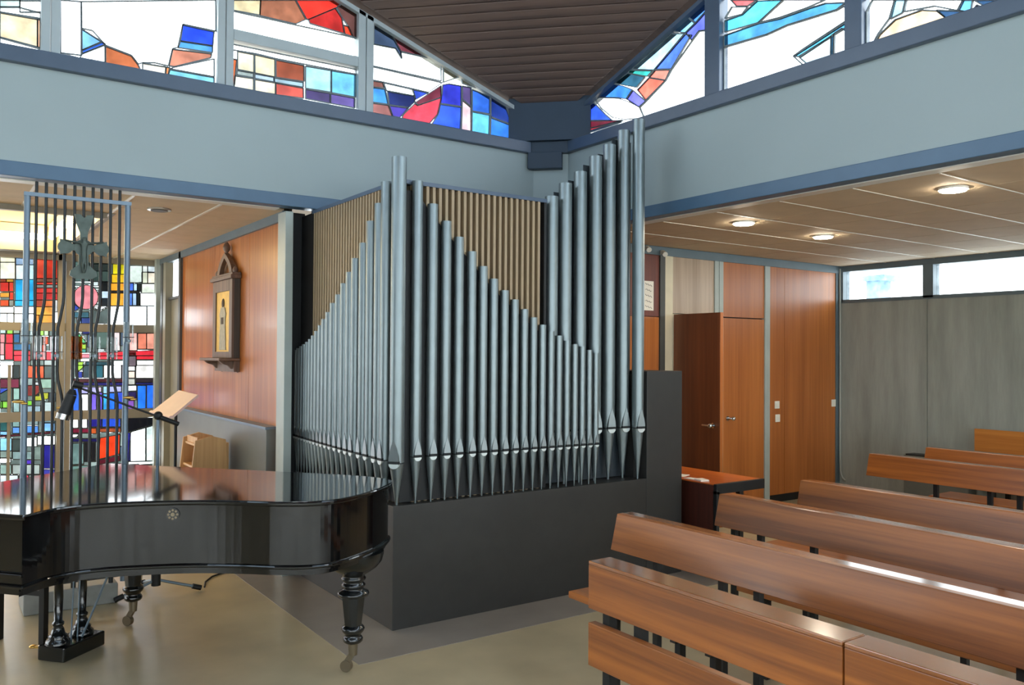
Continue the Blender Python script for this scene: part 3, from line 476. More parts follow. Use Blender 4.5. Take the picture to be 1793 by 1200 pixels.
W1F_DATA = '''x 0.618 2.229 0.703 2.2;x 0.925 2.691 0.942 2.542;x 0.927 2.541 0.944 2.393;x 0.618 2.294 0.744 2.283;x 0.742 2.431 0.758 2.284;x 0.929 2.392 0.946 2.243;x 0.744 2.283 0.76 2.136;x 0.931 2.243 0.948 2.094;x 0.933 2.093 0.949 1.945;x 0.949 1.961 1.081 1.948;x 1.081 1.965 1.17 1.95;x 0.86 2.14 0.876 2.058;x 0.754 1.535 0.883 1.486;x 0.634 1.038 0.761 0.986;x 0.816 1.13 0.861 0.982;x 0.921 1.894 0.995 1.813;x 0.811 1.486 0.856 1.356;x 1.002 1.24 1.12 1.188;x 0.931 1.11 1.019 1.043;x 1.146 1.485 1.178 1.336;x 1.148 1.336 1.18 1.187;x 0.873 1.161 0.945 1.11;x 1.151 1.088 1.182 0.971;x 1.055 1.716 1.1 1.65;x 0.942 1.355 1.001 1.305;x 0.751 1.744 0.88 1.73;x 0.752 1.664 0.881 1.648;x 0.908 1.747 0.925 1.6;x 0.627 1.551 0.754 1.535;x 0.63 1.358 0.756 1.341;x 1.001 1.354 1.133 1.336;x 0.743 1.244 0.759 1.099;x 0.74 1.486 0.756 1.357;x 0.731 1.1 0.76 1.034;x 0.665 1.84 0.681 1.727;x 1.083 1.815 1.099 1.716;x 0.882 1.535 0.912 1.486;x 1.018 1.108 1.092 1.09;x 0.859 1.129 0.874 1.047;x 0.756 1.357 0.813 1.34;x 1.118 1.336 1.149 1.303;x 0.91 1.6 0.925 1.551;x 0.88 1.746 0.909 1.73;x 0.881 1.665 0.91 1.649;x 1.062 1.123 1.092 1.106;x 1.133 1.353 1.148 1.336;x 0.945 1.159 0.96 1.142;x 0.818 0.934 0.863 0.786;x 0.991 0.928 1.037 0.778;x 0.739 0.47 0.853 0.414;x 0.851 0.608 0.952 0.554;x 1.153 0.922 1.185 0.771;x 1.155 0.773 1.187 0.622;x 1.157 0.624 1.189 0.473;x 1.159 0.475 1.191 0.324;x 1.161 0.326 1.192 0.175;x 1.163 0.177 1.194 0.026;x 0.878 0.737 0.994 0.698;x 0.75 0.727 0.864 0.689;x 0.954 0.456 1.027 0.401;x 1.082 0.743 1.156 0.706;x 0.635 0.941 0.762 0.92;x 0.861 0.933 0.992 0.911;x 0.733 0.921 0.749 0.776;x 0.812 0.303 0.828 0.157;x 0.645 0.173 0.771 0.145;x 1.015 0.189 1.032 0.041;x 1.035 0.926 1.153 0.905;x 0.735 0.76 0.849 0.738;x 0.641 0.445 0.74 0.422;x 1.012 0.403 1.029 0.287;x 0.82 0.788 0.863 0.754;x 0.993 0.78 1.037 0.745;x 0.994 0.731 1.082 0.71;x 0.98 0.699 0.995 0.6;x 0.814 0.158 0.829 0.059;x 0.68 0.731 0.75 0.711;x 0.85 0.69 0.865 0.608;x 0.761 0.936 0.818 0.918;x 0.771 0.162 0.814 0.142;x 0.637 0.749 0.666 0.732;x 0.995 0.616 1.025 0.598;x 0.735 0.776 0.749 0.759;x 0.864 0.721 0.878 0.704;x 0.739 0.486 0.753 0.469;x 2.151 2.759 2.234 2.676;x 1.295 2.429 1.4 2.384;x 1.3 2.025 1.36 1.942;x 1.295 2.378 1.327 2.228;x 1.358 2.128 1.494 2.099;x 1.399 2.434 1.521 2.407;x 1.298 2.126 1.329 2.026;x 1.863 2.46 2.007 2.45;x 1.688 2.571 1.706 2.417;x 1.36 1.959 1.496 1.946;x 1.496 1.963 1.634 1.949;x 2.103 2.597 2.235 2.587;x 1.554 2.203 1.616 2.172;x 1.479 2.098 1.51 2.031;x 1.703 2.658 1.72 2.538;x 2.023 2.469 2.041 2.346;x 1.536 2.391 1.583 2.359;x 1.297 2.227 1.313 2.126;x 1.676 2.346 1.692 2.261;x 1.844 2.737 1.86 2.669;x 1.325 2.38 1.355 2.347;x 1.69 2.416 1.707 2.348;x 1.567 2.358 1.584 2.29;x 1.634 1.966 1.696 1.951;x 1.976 2.343 2.025 2.328;x 1.569 2.255 1.585 2.205;x 1.49 2.405 1.521 2.39;x 1.325 2.346 1.341 2.313;x 1.312 2.227 1.327 2.194;x 1.327 2.211 1.342 2.178;x 1.662 2.173 1.693 2.157;x 1.509 2.15 1.539 2.135;x 1.539 2.135 1.57 2.119;x 1.494 2.133 1.509 2.099;x 1.57 2.119 1.601 2.103;x 2.007 2.468 2.024 2.451;x 1.355 2.381 1.37 2.365;x 1.521 2.39 1.536 2.374;x 1.552 2.357 1.568 2.341;x 2.008 2.362 2.025 2.346;x 1.342 2.178 1.358 2.162;x 1.539 2.186 1.554 2.169;x 1.388 2.146 1.403 2.13;x 1.647 2.156 1.663 2.139;x 1.616 2.137 1.632 2.121;x 1.343 2.111 1.358 2.094;x 1.309 1.294 1.414 1.226;x 1.301 1.896 1.348 1.746;x 1.681 1.904 1.73 1.751;x 1.305 1.595 1.351 1.444;x 1.501 1.494 1.549 1.342;x 1.846 1.252 1.895 1.096;x 1.808 1.718 1.904 1.649;x 1.683 1.75 1.731 1.648;x 1.577 1.562 1.717 1.528;x 1.307 1.445 1.353 1.344;x 1.847 1.097 1.881 0.941;x 1.975 1.094 2.009 0.936;x 1.497 1.9 1.558 1.851;x 1.454 1.697 1.5 1.63;x 1.35 1.595 1.395 1.528;x 1.437 1.848 1.468 1.765;x 1.998 1.877 2.145 1.862;x 2 1.685 2.147 1.669;x 1.716 1.562 1.858 1.545;x 1.986 1.563 2.132 1.546;x 1.971 1.476 1.989 1.319;x 1.893 1.269 2.038 1.249;x 1.414 1.259 1.55 1.24;x 1.627 1.256 1.644 1.102;x 1.989 1.25 2.007 1.093;x 1.309 1.228 1.326 1.077;x 1.566 1.172 1.584 1.019;x 1.629 1.102 1.646 0.949;x 1.874 1.563 1.906 1.493;x 2.132 1.563 2.248 1.546;x 1.311 1.077 1.328 0.96;x 2.145 1.88 2.244 1.864;x 2.147 1.686 2.246 1.669;x 1.904 1.667 2.001 1.65;x 1.894 1.199 1.99 1.18;x 1.4 1.176 1.49 1.157;x 1.879 1.096 1.975 1.076;x 1.881 0.958 1.977 0.937;x 1.346 1.863 1.421 1.848;x 1.731 1.665 1.809 1.649;x 1.55 1.257 1.627 1.239;x 1.69 1.186 1.768 1.168;x 1.65 1.904 1.681 1.87;x 1.406 1.848 1.437 1.815;x 1.393 1.747 1.408 1.68;x 1.499 1.697 1.56 1.681;x 1.653 1.682 1.684 1.648;x 2.038 1.266 2.103 1.248;x 1.83 1.252 1.846 1.183;x 1.568 1.019 1.584 0.951;x 1.351 1.478 1.367 1.428;x 1.308 1.344 1.324 1.294;x 1.972 1.319 1.989 1.267;x 1.399 1.226 1.415 1.175;x 1.406 1.898 1.421 1.865;x 1.348 1.763 1.378 1.746;x 1.453 1.731 1.469 1.697;x 1.426 1.511 1.456 1.494;x 1.396 1.444 1.427 1.427;x 1.413 1.293 1.429 1.259;x 1.391 1.847 1.407 1.831;x 1.422 1.814 1.437 1.798;x 1.453 1.764 1.468 1.748;x 1.858 1.563 1.874 1.545;x 1.44 1.528 1.456 1.511;x 1.89 1.493 1.907 1.476;x 1.411 1.461 1.426 1.444;x 1.366 1.444 1.382 1.428;x 1.572 0.722 1.696 0.665;x 1.573 0.62 1.606 0.465;x 1.496 0.709 1.573 0.654;x 1.695 0.716 1.789 0.677;x 1.592 0.312 1.685 0.271;x 1.845 0.017 1.909 -0.041;x 1.48 0.795 1.617 0.771;x 1.617 0.789 1.757 0.765;x 2.092 0.767 2.11 0.608;x 1.317 0.634 1.452 0.61;x 2.094 0.609 2.112 0.45;x 1.762 0.386 1.904 0.359;x 1.668 0.375 1.809 0.348;x 1.32 0.382 1.455 0.356;x 1.454 0.407 1.5 0.353;x 1.888 0.342 2.033 0.315;x 2.032 0.332 2.179 0.304;x 1.7 0.321 1.841 0.294;x 1.322 0.215 1.457 0.187;x 1.457 0.204 1.594 0.176;x 1.575 0.467 1.606 0.396;x 1.607 0.362 1.731 0.336;x 1.388 0.9 1.404 0.781;x 1.836 0.727 1.948 0.704;x 1.501 0.302 1.593 0.278;x 1.594 0.193 1.686 0.168;x 1.757 0.782 1.836 0.761;x 1.316 0.735 1.39 0.714;x 1.316 0.685 1.391 0.664;x 2.096 0.451 2.113 0.362;x 2.179 0.322 2.262 0.298;x 1.824 0.399 1.888 0.377;x 1.571 0.774 1.587 0.722;x 1.572 0.671 1.619 0.652;x 1.745 0.456 1.792 0.435;x 1.5 0.336 1.546 0.316;x 2.19 0.798 2.223 0.779;x 2.125 0.783 2.158 0.764;x 2.027 0.753 2.06 0.734;x 1.789 0.712 1.821 0.693;x 1.683 0.443 1.714 0.423;x 1.621 0.43 1.652 0.41;x 1.888 0.36 1.92 0.34;x 1.607 0.345 1.638 0.326;x 1.809 0.331 1.841 0.311;x 2.239 0.814 2.256 0.795;x 2.076 0.768 2.092 0.75;x 1.979 0.737 1.996 0.719;x 1.376 0.698 1.391 0.681;x 1.603 0.653 1.619 0.635;x 1.808 0.469 1.824 0.451;x 1.904 0.376 1.92 0.358;x 1.809 0.365 1.825 0.347;x 1.904 0.324 1.92 0.305'''
WL_DATA = '''d8f4ea 0.332 3.824 0.438 3.851 0.438 3.807 0.332 3.781;fafffc 0.438 3.846 0.553 3.875 0.554 3.802 0.439 3.774;ffffff 0.332 3.778 0.438 3.803 0.551 3.796 0.552 3.762 0.332 3.75;fde6bc 0.333 3.746 0.535 3.753 0.537 3.576 0.334 3.593;f4b894 0.536 3.753 0.551 3.754 0.553 3.572 0.538 3.576;ffffff 0.335 3.589 0.552 3.567 0.552 3.536 0.335 3.53;f6eefc 0.663 3.907 0.78 3.926 0.785 3.576 0.668 3.567;ffffff 0.668 3.563 0.78 3.555 0.781 3.535 0.668 3.535;8ac8fa 0.787 3.748 0.905 3.692 0.789 3.61;3a6ee8 0.789 3.608 0.908 3.689 0.928 3.679 0.793 3.589;f4faff 0.793 3.587 0.924 3.672 0.926 3.559 0.778 3.558;3a70e4 0.778 3.554 0.93 3.556 0.93 3.539 0.778 3.534;c46c44 0.928 3.667 1.087 3.636 1.131 3.584 1.151 3.539 0.93 3.553;fdeed8 1.157 3.602 1.306 3.606 1.302 3.54 1.157 3.534;d88a70 1.349 3.738 1.611 3.762 1.606 3.732 1.361 3.619 1.326 3.618;2c50e8 1.413 3.922 1.625 3.923 1.618 3.82 1.399 3.806;5aa4f4 1.399 3.804 1.618 3.818 1.616 3.77 1.384 3.756;ffffff 1.361 3.615 1.627 3.729 1.629 3.602 1.333 3.599;8cdcfa 1.333 3.594 1.629 3.597 1.629 3.548 1.319 3.538;e08850 1.307 3.604 1.331 3.609 1.32 3.541 1.305 3.542;ffffff 0.783 3.927 1.633 4.15 1.636 3.929 1.413 3.926 1.382 3.758 1.347 3.741 1.321 3.617 1.232 3.62 1.155 3.604 1.131 3.589 1.087 3.64 0.928 3.673 0.85 3.752 0.787 3.753;fbe4b4 1.755 4.181 1.955 4.231 1.95 4.118 1.756 4.106;a86a50 1.955 4.231 2.217 4.297 2.302 4.171 2.219 4.115 1.95 4.114;ee3a2e 2.22 4.297 2.573 4.386 2.588 4.364 2.541 4.317 2.316 4.172 2.305 4.172;c8302e 2.319 4.173 2.537 4.313 2.589 4.251 2.613 4.131 2.33 4.146;f24a30 2.614 4.131 2.602 4.198 2.642 4.196 2.683 4.123;64403c 2.544 4.318 2.591 4.362 2.715 4.351 2.717 4.119 2.683 4.123 2.643 4.196 2.592 4.251;fafffa 1.754 4.101 2.219 4.109 2.591 4.119 2.718 4.117 2.719 3.972 1.755 3.952;ffffff 1.756 3.862 2.712 3.872 2.713 3.836 2.072 3.825 1.92 3.83 1.757 3.821;d86c3c 1.758 3.757 1.788 3.757 1.772 3.573 1.76 3.564;fdf0cc 1.791 3.818 1.911 3.821 1.912 3.687 1.793 3.687;fde8bc 1.916 3.821 2.066 3.819 2.067 3.686 1.918 3.686;a8b4b0 1.789 3.681 1.91 3.684 1.91 3.65 1.789 3.647;b8cce0 1.918 3.682 2.06 3.684 2.061 3.648 1.918 3.647;a4c0cc 2.063 3.68 2.285 3.689 2.285 3.651 2.064 3.646;fdf4d8 1.774 3.638 1.91 3.645 1.911 3.554 1.77 3.551;fdeac8 1.918 3.64 2.072 3.644 2.073 3.558 1.919 3.553;9a4c34 2.072 3.815 2.289 3.818 2.29 3.695 2.074 3.685;dc5a4c 2.074 3.643 2.285 3.646 2.289 3.568 2.075 3.556;b4ecf8 2.3 3.816 2.506 3.824 2.507 3.655 2.302 3.647;78ccf4 2.508 3.823 2.713 3.832 2.708 3.654 2.51 3.652;4a3a70 2.302 3.641 2.5 3.645 2.501 3.568 2.303 3.569;6c58a4 2.503 3.644 2.703 3.646 2.703 3.568 2.504 3.569;40506a 2.861 4.29 2.987 4.255 3.102 4.099 3.11 4.043 3.052 4.112 2.86 4.106;7a3a44 2.99 4.25 3.398 4.1 3.1 4.099;fafffc 2.855 4.103 3.052 4.112 3.109 4.04 3.103 4.094 3.398 4.097 3.475 4.075 3.481 3.931 2.849 3.931;ffffff 2.849 3.923 3.488 3.918 3.358 3.813 3.217 3.816 2.951 3.82 2.85 3.818;e8e8d4 3.498 4.061 3.668 4.005 3.499 3.923;d8dcc8 3.677 3.984 3.784 3.963 3.857 3.934 3.686 3.95;8a5a52 2.85 3.812 2.944 3.815 2.96 3.772 2.851 3.761;4a9cf0 2.851 3.758 2.963 3.765 2.993 3.649 2.852 3.641;a86a64 2.852 3.634 2.996 3.642 3.033 3.555 2.853 3.557;f4faff 2.952 3.813 3.209 3.809 3.231 3.76 2.976 3.756;24306e 2.984 3.752 3.234 3.758 3.234 3.714 3.177 3.654 3 3.646;3c58d0 3.214 3.81 3.358 3.809 3.237 3.729;5444b0 3.001 3.64 3.174 3.65 3.097 3.559 3.033 3.559;7a3444 3.234 3.706 3.477 3.892 3.483 3.796 3.264 3.69;f04a5c 3.129 3.59 3.234 3.699 3.264 3.687 3.483 3.791 3.448 3.648 3.369 3.553 3.113 3.551;3a40c8 3.494 3.901 3.554 3.922 3.677 3.927 3.679 3.751 3.473 3.742 3.489 3.835;3c64ee 3.473 3.734 3.679 3.745 3.671 3.549 3.394 3.555 3.453 3.649;5a4a78 3.686 3.929 3.775 3.931 3.777 3.768 3.687 3.817;fdd8dc 3.687 3.81 3.777 3.762 3.779 3.548 3.68 3.543;3c74e4 3.785 3.917 3.968 3.889 3.969 3.737 3.786 3.733;6cc8fa 3.786 3.726 3.969 3.728 3.962 3.541 3.784 3.544;223a88 3.977 3.885 4.138 3.829 4.206 3.682 3.979 3.715;3a80f4 3.979 3.707 4.201 3.674 4.202 3.542 3.975 3.542;4a4cc8 4.142 3.839 4.293 3.792 4.279 3.599 4.216 3.7;f4a0a0 4.216 3.674 4.279 3.595 4.279 3.544 4.211 3.54;f0f8ff 0.331 3.831 0.547 3.885 0.547 5.061 0.331 5.133;f0f8ff 0.659 3.914 1.635 4.159 1.635 4.697 0.659 5.024;f0f8ff 1.751 4.188 2.709 4.429 2.709 4.449 1.751 4.658'''
WR_DATA = '''2c4cc8 5.671 3.792 5.476 3.828 5.317 3.685 5.24 3.622 5.664 3.719;c02434 5.66 3.71 5.597 3.695 5.587 3.621 5.659 3.602;5a1a28 5.593 3.695 5.108 3.592 5.572 3.62;f03048 5.655 3.601 5.587 3.618 5.108 3.59 5.355 3.594 5.576 3.597;3c64f0 5.576 3.581 5.555 3.593 5.316 3.59 5.126 3.581 5.278 3.577;ffffff 5.466 3.852 5.377 3.847 5.165 3.789 5.018 3.719 4.91 3.652 4.857 3.554 5.09 3.594 5.24 3.648 5.376 3.755;3c78dc 5.416 3.859 5.223 3.924 5.11 3.878 4.996 3.817 5.069 3.76 5.165 3.794 5.357 3.844;6a68d8 4.991 3.813 4.84 3.685 4.919 3.657 5.063 3.758;2c5468 5.172 3.938 5.052 3.967 4.85 3.882 4.946 3.823 5.204 3.924;3aa89c 5.026 3.985 4.764 3.908 4.824 3.88 5.041 3.966;f06a58 4.807 3.863 4.625 3.793 4.84 3.693 4.936 3.801;f08070 4.739 3.906 4.573 3.862 4.622 3.797 4.804 3.867;a8d4ee 5.001 3.987 4.559 4.14 4.423 4.1 4.747 3.91;4a6ce8 4.739 3.913 4.42 4.093 4.354 4.067 4.56 3.868;78b8f0 4.551 4.158 4.393 4.216 4.321 4.143 4.416 4.103;4a80e0 4.39 4.222 4.204 4.281 4.192 4.211 4.314 4.146;5a62d8 4.413 4.101 4.311 4.143 4.189 4.208 4.189 4.055 4.278 4.074 4.35 4.025;ffffff 4.557 3.862 4.35 4.019 4.278 4.07 4.186 4.048 4.184 3.574 4.201 3.556 4.857 3.554 4.91 3.652 4.837 3.684 4.622 3.792;f46a6c 3.979 4.202 3.746 4.121 3.827 4.107 3.927 4.141;f0faff 4.03 4.086 3.97 4.148 3.827 4.102 3.877 4.066;5ac4f0 4.03 3.987 4.03 4.069 3.877 4.062 3.746 4.115 3.534 4.048 3.737 3.96;ffffff 3.732 3.959 3.527 4.046 3.209 3.936 3.35 3.932 3.557 3.938;4a8cb8 4.035 3.964 3.737 3.954 3.557 3.928 3.336 3.922 3.209 3.914 3.062 3.868 3.128 3.845 3.496 3.867 3.665 3.856 4.035 3.884;ffffff 4.035 3.876 3.665 3.851 3.496 3.862 3.128 3.84 3.075 3.851 3.048 3.808 3.055 3.754 3.378 3.667 3.448 3.642 3.375 3.565 3.602 3.558 4.034 3.566;5ab4ea 3.445 3.641 3.059 3.741 3.059 3.71 3.407 3.628;d8f4fc 3.401 3.62 3.165 3.688 3.168 3.565 3.346 3.563;4ab0ee 3.163 3.69 3.144 3.698 3.149 3.56 3.165 3.565;ffffff 3.141 3.7 3.088 3.714 3.046 3.67 3.045 3.546 3.146 3.564;f48a9c 3.599 3.554 3.375 3.558 3.369 3.548 3.584 3.544;ffffff 2.92 3.765 2.883 3.822 2.74 3.773 2.773 3.673 2.846 3.602 2.876 3.557 2.92 3.562;a4e0fa 2.737 3.772 2.672 3.749 2.691 3.679 2.766 3.668;fdffff 2.667 3.748 2.34 3.634 2.371 3.586 2.499 3.654 2.681 3.683;6cb8f4 2.338 3.633 2.287 3.616 2.297 3.551 2.365 3.584;fbd0a0 2.87 3.552 2.834 3.596 2.737 3.654 2.576 3.657 2.488 3.623 2.434 3.564 2.576 3.549 2.714 3.548;f88aa0 2.284 3.562 2.264 3.581 2.229 3.554 2.243 3.54;2c4868 2.868 3.547 2.714 3.543 2.574 3.544 2.43 3.558 2.486 3.626 2.371 3.583 2.289 3.545 2.229 3.533 2.209 3.543 2.249 3.582 2.283 3.614 2.025 3.525 2.025 3.505 2.773 3.516;d0e8ff 4.044 4.233 3.042 3.885 3.042 4.677 4.044 4.342;d0e8ff 2.926 3.844 2.025 3.531 2.025 5.018 2.926 4.716'''

# ================================================================== SETTING
XW0, XR, YL, YN, YF, XC = -5.67, 4.61, 5.96, -4.32, 10.5, 8.98     # room planes
ZT = 2.73                                                          # aisle ceiling
ZC, K = 3.74, .335                                                 # nave roof


def roof_z(x, y):
    d = (XR - x) + (YL - y)
    return ZC + K * min(d, 20.56 - d)


fl = box('floor', 'floor', (XW0 - .2, XC + .2, YN - .2, YF + .3, -.12, 0))
tag(fl, 'beige linoleum floor with a grey border strip around the organ', kind='structure')
box('border_strip', 'strip', (1.885, 2.30, 4.085, 6.48, .0, .0025), fl, label='grey border strip')
box('border_strip', 'strip', (2.30, 4.78, 4.085, 4.50, .0, .0025), fl, label='grey border strip')

# ---- bands under the clerestories
wl = box('wall_left', 'band', (XW0, 4.391, YL, YL + .14, 2.82, 3.425))
tag(wl, 'pale blue-grey wall band below the left stained glass', kind='structure')
wr = box('wall_right', 'band', (XR, XR + .14, YN, 5.741, 2.82, 3.425))
tag(wr, 'pale grey wall band below the right stained glass', kind='structure')
wc = B().prism([(4.391, YL), (XR, 5.741), (XR + .14, 5.741), (XR + .14, YL + .14), (4.391, YL + .14)],
               lambda u, v, d: (u, v, d), 2.5, 3.425).build('wall_corner', 'band')
tag(wc, 'narrow chamfered wall face where the two pale bands meet', kind='structure')
B().prism([(4.16, 6.02), (4.67, 5.51), (4.72, 5.56), (4.72, 6.07), (4.21, 6.07)],
          lambda u, v, d: (u, v, d), 3.525, 3.93).build('corner_panel', 'corner', wc, label='dark blue panel')
B().prism([(4.30, 5.965), (4.615, 5.65), (4.70, 5.735), (4.70, 6.05), (4.385, 6.05)],
          lambda u, v, d: (u, v, d), 3.425, 3.53).build('corner_sill', 'corner', wc, label='dark blue sill block')
B().prism([(4.30, 5.925), (4.515, 5.71), (4.60, 5.80), (4.39, 6.0)],
          lambda u, v, d: (u, v, d), 3.285, 3.43).build('bracket', 'corner', wc, .004, label='dark blue square bracket')

t1 = box('trim_1', 'beam', (XW0, 4.7, YL - .012, YL + .10, 2.728, 2.82), None, .004)
tag(t1, 'blue-grey beam along the foot of the left wall band', kind='structure')
box('soffit_strip', 'soffit', (XW0, 2.12, YL + .10, YL + .20, 2.722, 2.80), t1, label='white strip')
t2 = box('trim_2', 'beam', (XR - .012, XR + .10, YN, 5.90, 2.728, 2.82), None, .004)
tag(t2, 'dark blue beam along the foot of the right wall band', kind='structure')
box('soffit_strip', 'soffit', (XR + .10, XR + .20, YN, 5.90, 2.722, 2.80), t2, label='white strip')
t3 = box('trim_3', 'sill', (XW0, 4.33, YL - .05, YL + .14, 3.425, 3.525), None, .006)
tag(t3, 'dark slate sill under the left stained glass', kind='structure')
t4 = box('trim_4', 'sill', (XR - .05, XR + .14, YN, 5.69, 3.425, 3.525), None, .006)
tag(t4, 'dark slate sill under the right stained glass', kind='structure')

# ---- nave roof: planks on two folded slopes
ra = B()
def rz2(x, y):
    return ZC + K * ((XR - x) + (YL - y)) + .03
o_ = .12
zr = ZC + K * 10.28 + .03
ra.add([(XR + o_, YL + o_, rz2(XR + o_, YL + o_)), (XW0 - o_, YL + o_, zr), (XR + o_, YN - o_, zr),
        (XR + o_, YL + o_, rz2(XR + o_, YL + o_) + .1), (XW0 - o_, YL + o_, zr + .1), (XR + o_, YN - o_, zr + .1)],
       [(0, 1, 2), (5, 4, 3), (0, 3, 4, 1), (1, 4, 5, 2), (2, 5, 3, 0)])
ra.add([(XW0 - o_, YN - o_, ZC - .05), (XW0 - o_, YL + o_, zr), (XR + o_, YN - o_, zr),
        (XW0 - o_, YN - o_, ZC + .05), (XW0 - o_, YL + o_, zr + .1), (XR + o_, YN - o_, zr + .1)],
       [(0, 2, 1), (5, 3, 4), (0, 3, 5, 2), (1, 4, 3, 0), (2, 5, 4, 1)])
cn = ra.build('ceiling_nave', 'plank')
tag(cn, 'dark wooden plank roof sloping down into the corner', kind='structure')
sl = math.atan(K * math.sqrt(2))
e = .30
PITCH = .085
plank_rot = Matrix.Rotation(-PI / 4, 4, 'Z') @ Matrix.Rotation(-sl, 4, 'X')
while e < 2.75:
    L = e - .02
    hw = PITCH / math.cos(sl) / 2 - .006
    # trapezoid ends follow the two walls
    s = hw * math.cos(sl)
    bb = B()
    bb.hexa([(-(L - s), hw, -.011), (L - s, hw, -.011), (L + s, -hw, -.011), (-(L + s), -hw, -.011),
             (-(L - s), hw, .011), (L - s, hw, .011), (L + s, -hw, .011), (-(L + s), -hw, .011)])
    p = bb.build('roof_plank', 'plank', cn, .003)
    c = Vector((XR - e / math.sqrt(2), YL - e / math.sqrt(2), ZC + K * e * math.sqrt(2) + random.uniform(-.002, .002)))
    p.matrix_world = Matrix.Translation(c) @ plank_rot
    e += PITCH

# ---- aisle ceilings
def coffer_hit(x, y):
    return -3.4 < x < 1.12 and 7.15 < y < 10.2

cl = B()
cl.box(XW0, 2.26, 6.1, 7.085, ZT + .02, ZT + .06).box(1.185, 2.26, 7.085, 10.6, ZT + .02, ZT + .06)
cl.box(2.26, 4.76, 6.1, 10.6, ZT + .02, ZT + .06).box(XW0, -3.465, 7.085, 10.6, ZT + .02, ZT + .06).box(-3.465, 1.185, 10.265, 10.6, ZT + .02, ZT + .06)
cl = cl.build('ceiling_left', 'tileback')
tag(cl, 'warm beige tiled ceiling of the left side chapel', kind='structure')
box('coffer_top', 'tile', (-3.5, 1.22, 7.05, 10.3, ZT + .26, ZT + .30), cl, label='raised lit ceiling field')
cf = B().box(-3.4, 1.12, 7.09, 7.15, ZT - .045, ZT + .27).box(-3.4, 1.12, 10.2, 10.26, ZT - .01, ZT + .27)
cf.box(1.12, 1.18, 7.09, 10.26, ZT - .01, ZT + .27).box(-3.46, -3.4, 7.09, 10.26, ZT - .01, ZT + .27)
cf.box(-3.4, 1.18, 10.262, 10.46, ZT - .012, ZT + .018)
cf.build('coffer_frame', 'frame', cl, label='brown frame of the raised field')
TX = .5875
tile0 = None
gx = [1.725 + TX * k for k in range(-4, 1)]
for x in gx:
    y = 6.17
    while y < 10.4:
        w_ = min(.60, 10.48 - y)
        xc = x + TX / 2
        x1 = min(x + TX, 2.2)
        if not coffer_hit(xc, y + w_ / 2):
            hx, hy = (x1 - x) / 2 - .004, w_ / 2 - .004
            if x1 < x + TX - .01 or w_ < .59 or tile0 is None:
                t = B().box(-hx, hx, -hy, hy, -.008, .012).build('ceiling_tile', 'tile', cl)
                if tile0 is None:
                    tile0 = t
            else:
                t = share(tile0, 'ceiling_tile', (0, 0, 0), cl)
            t.location = ((x + x1) / 2, y + w_ / 2, ZT + .004)
        y += .60
for x in gx[1:]:
    y0 = 6.17
    if x < 1.12:
        box('t_bar', 'tbar', (x - .009, x + .009, y0, 7.09, ZT - .012, ZT + .004), cl)
    else:
        box('t_bar', 'tbar', (x - .009, x + .009, y0, 10.45, ZT - .012, ZT + .004), cl)

cr = box('ceiling_right', 'tileback', (XR + .1, XC + .1, YN, YL + .3, ZT + .02, ZT + .06))
tag(cr, 'beige tiled ceiling of the right aisle', kind='structure')
tile0 = None
TY = .56
gy = [4.79 - TY * k for k in range(-2, 8)]
for y in gy:
    y1 = min(y + TY, 5.94)
    x = XR + .22
    while x < XC - .05:
        w_ = min(.60, XC - .02 - x)
        hx, hy = w_ / 2 - .004, (y1 - y) / 2 - .004
        if y1 < y + TY - .01 or w_ < .59 or tile0 is None:
            if hy > .02:
                t = B().box(-hx, hx, -hy, hy, -.008, .012).build('ceiling_tile', 'tile', cr)
                if tile0 is None and w_ > .59 and y1 > y + TY - .01:
                    tile0 = t
                t.location = (x + w_ / 2, (y + y1) / 2, ZT + .004)
        else:
            t = share(tile0, 'ceiling_tile', (x + w_ / 2, (y + y1) / 2, ZT + .004), cr)
        x += .60
for y in gy:
    if y < 5.9:
        box('t_bar', 'tbar', (XR + .22, XC, y - .005, y + .005, ZT - .008, ZT + .004), cr)
box('ceiling_field', 'tile', (XR + .1, XC, YN, gy[-1] - .02, ZT - .004, ZT + .016), cr)

# ---- far walls that close the room behind the photographer
wb = B().box(XW0 - .15, XW0, YN - .15, 10.6, 0, .55).box(XW0 - .15, XW0, YN - .15, 10.6, 2.65, 3.5).box(XW0 - .15, XW0, 0, YL + .2, .5, 2.7).build('wall_back', 'outwall')
tag(wb, 'plain wall closing the nave behind the photographer', kind='structure')
wn = B().box(XW0, XC + .1, YN - .15, YN, 0, .55).box(XW0, XC + .1, YN - .15, YN, 2.65, 3.5).box(XR - .1, XR + .2, YN - .15, YN, .5, 2.7).build('wall_near', 'outwall')
tag(wn, 'plain wall closing the near side of the nave', kind='structure')

# ---- stained glass
def parse(s):
    out = []
    for it in s.split(';'):
        q = it.split()
        v = [float(x) for x in q[1:]]
        out.append((q[0], list(zip(v[0::2], v[1::2]))))
    return out


def pane_colour(h, gain=None, clear=.55):
    c = srgb(h)
    mxc = max(c)
    out = []
    for x in c:
        t = x / (WORLD * .93 * EXPO) * (gain or GLASS_GAIN)
        if min(c) > clear:               # clear and pale glass lets nearly all light through
            t = .35 + .5 * x
        out.append(math.sqrt(min(.93, max(t, .0006))))
    return out + [1]


GLASS_GAIN = 1.5


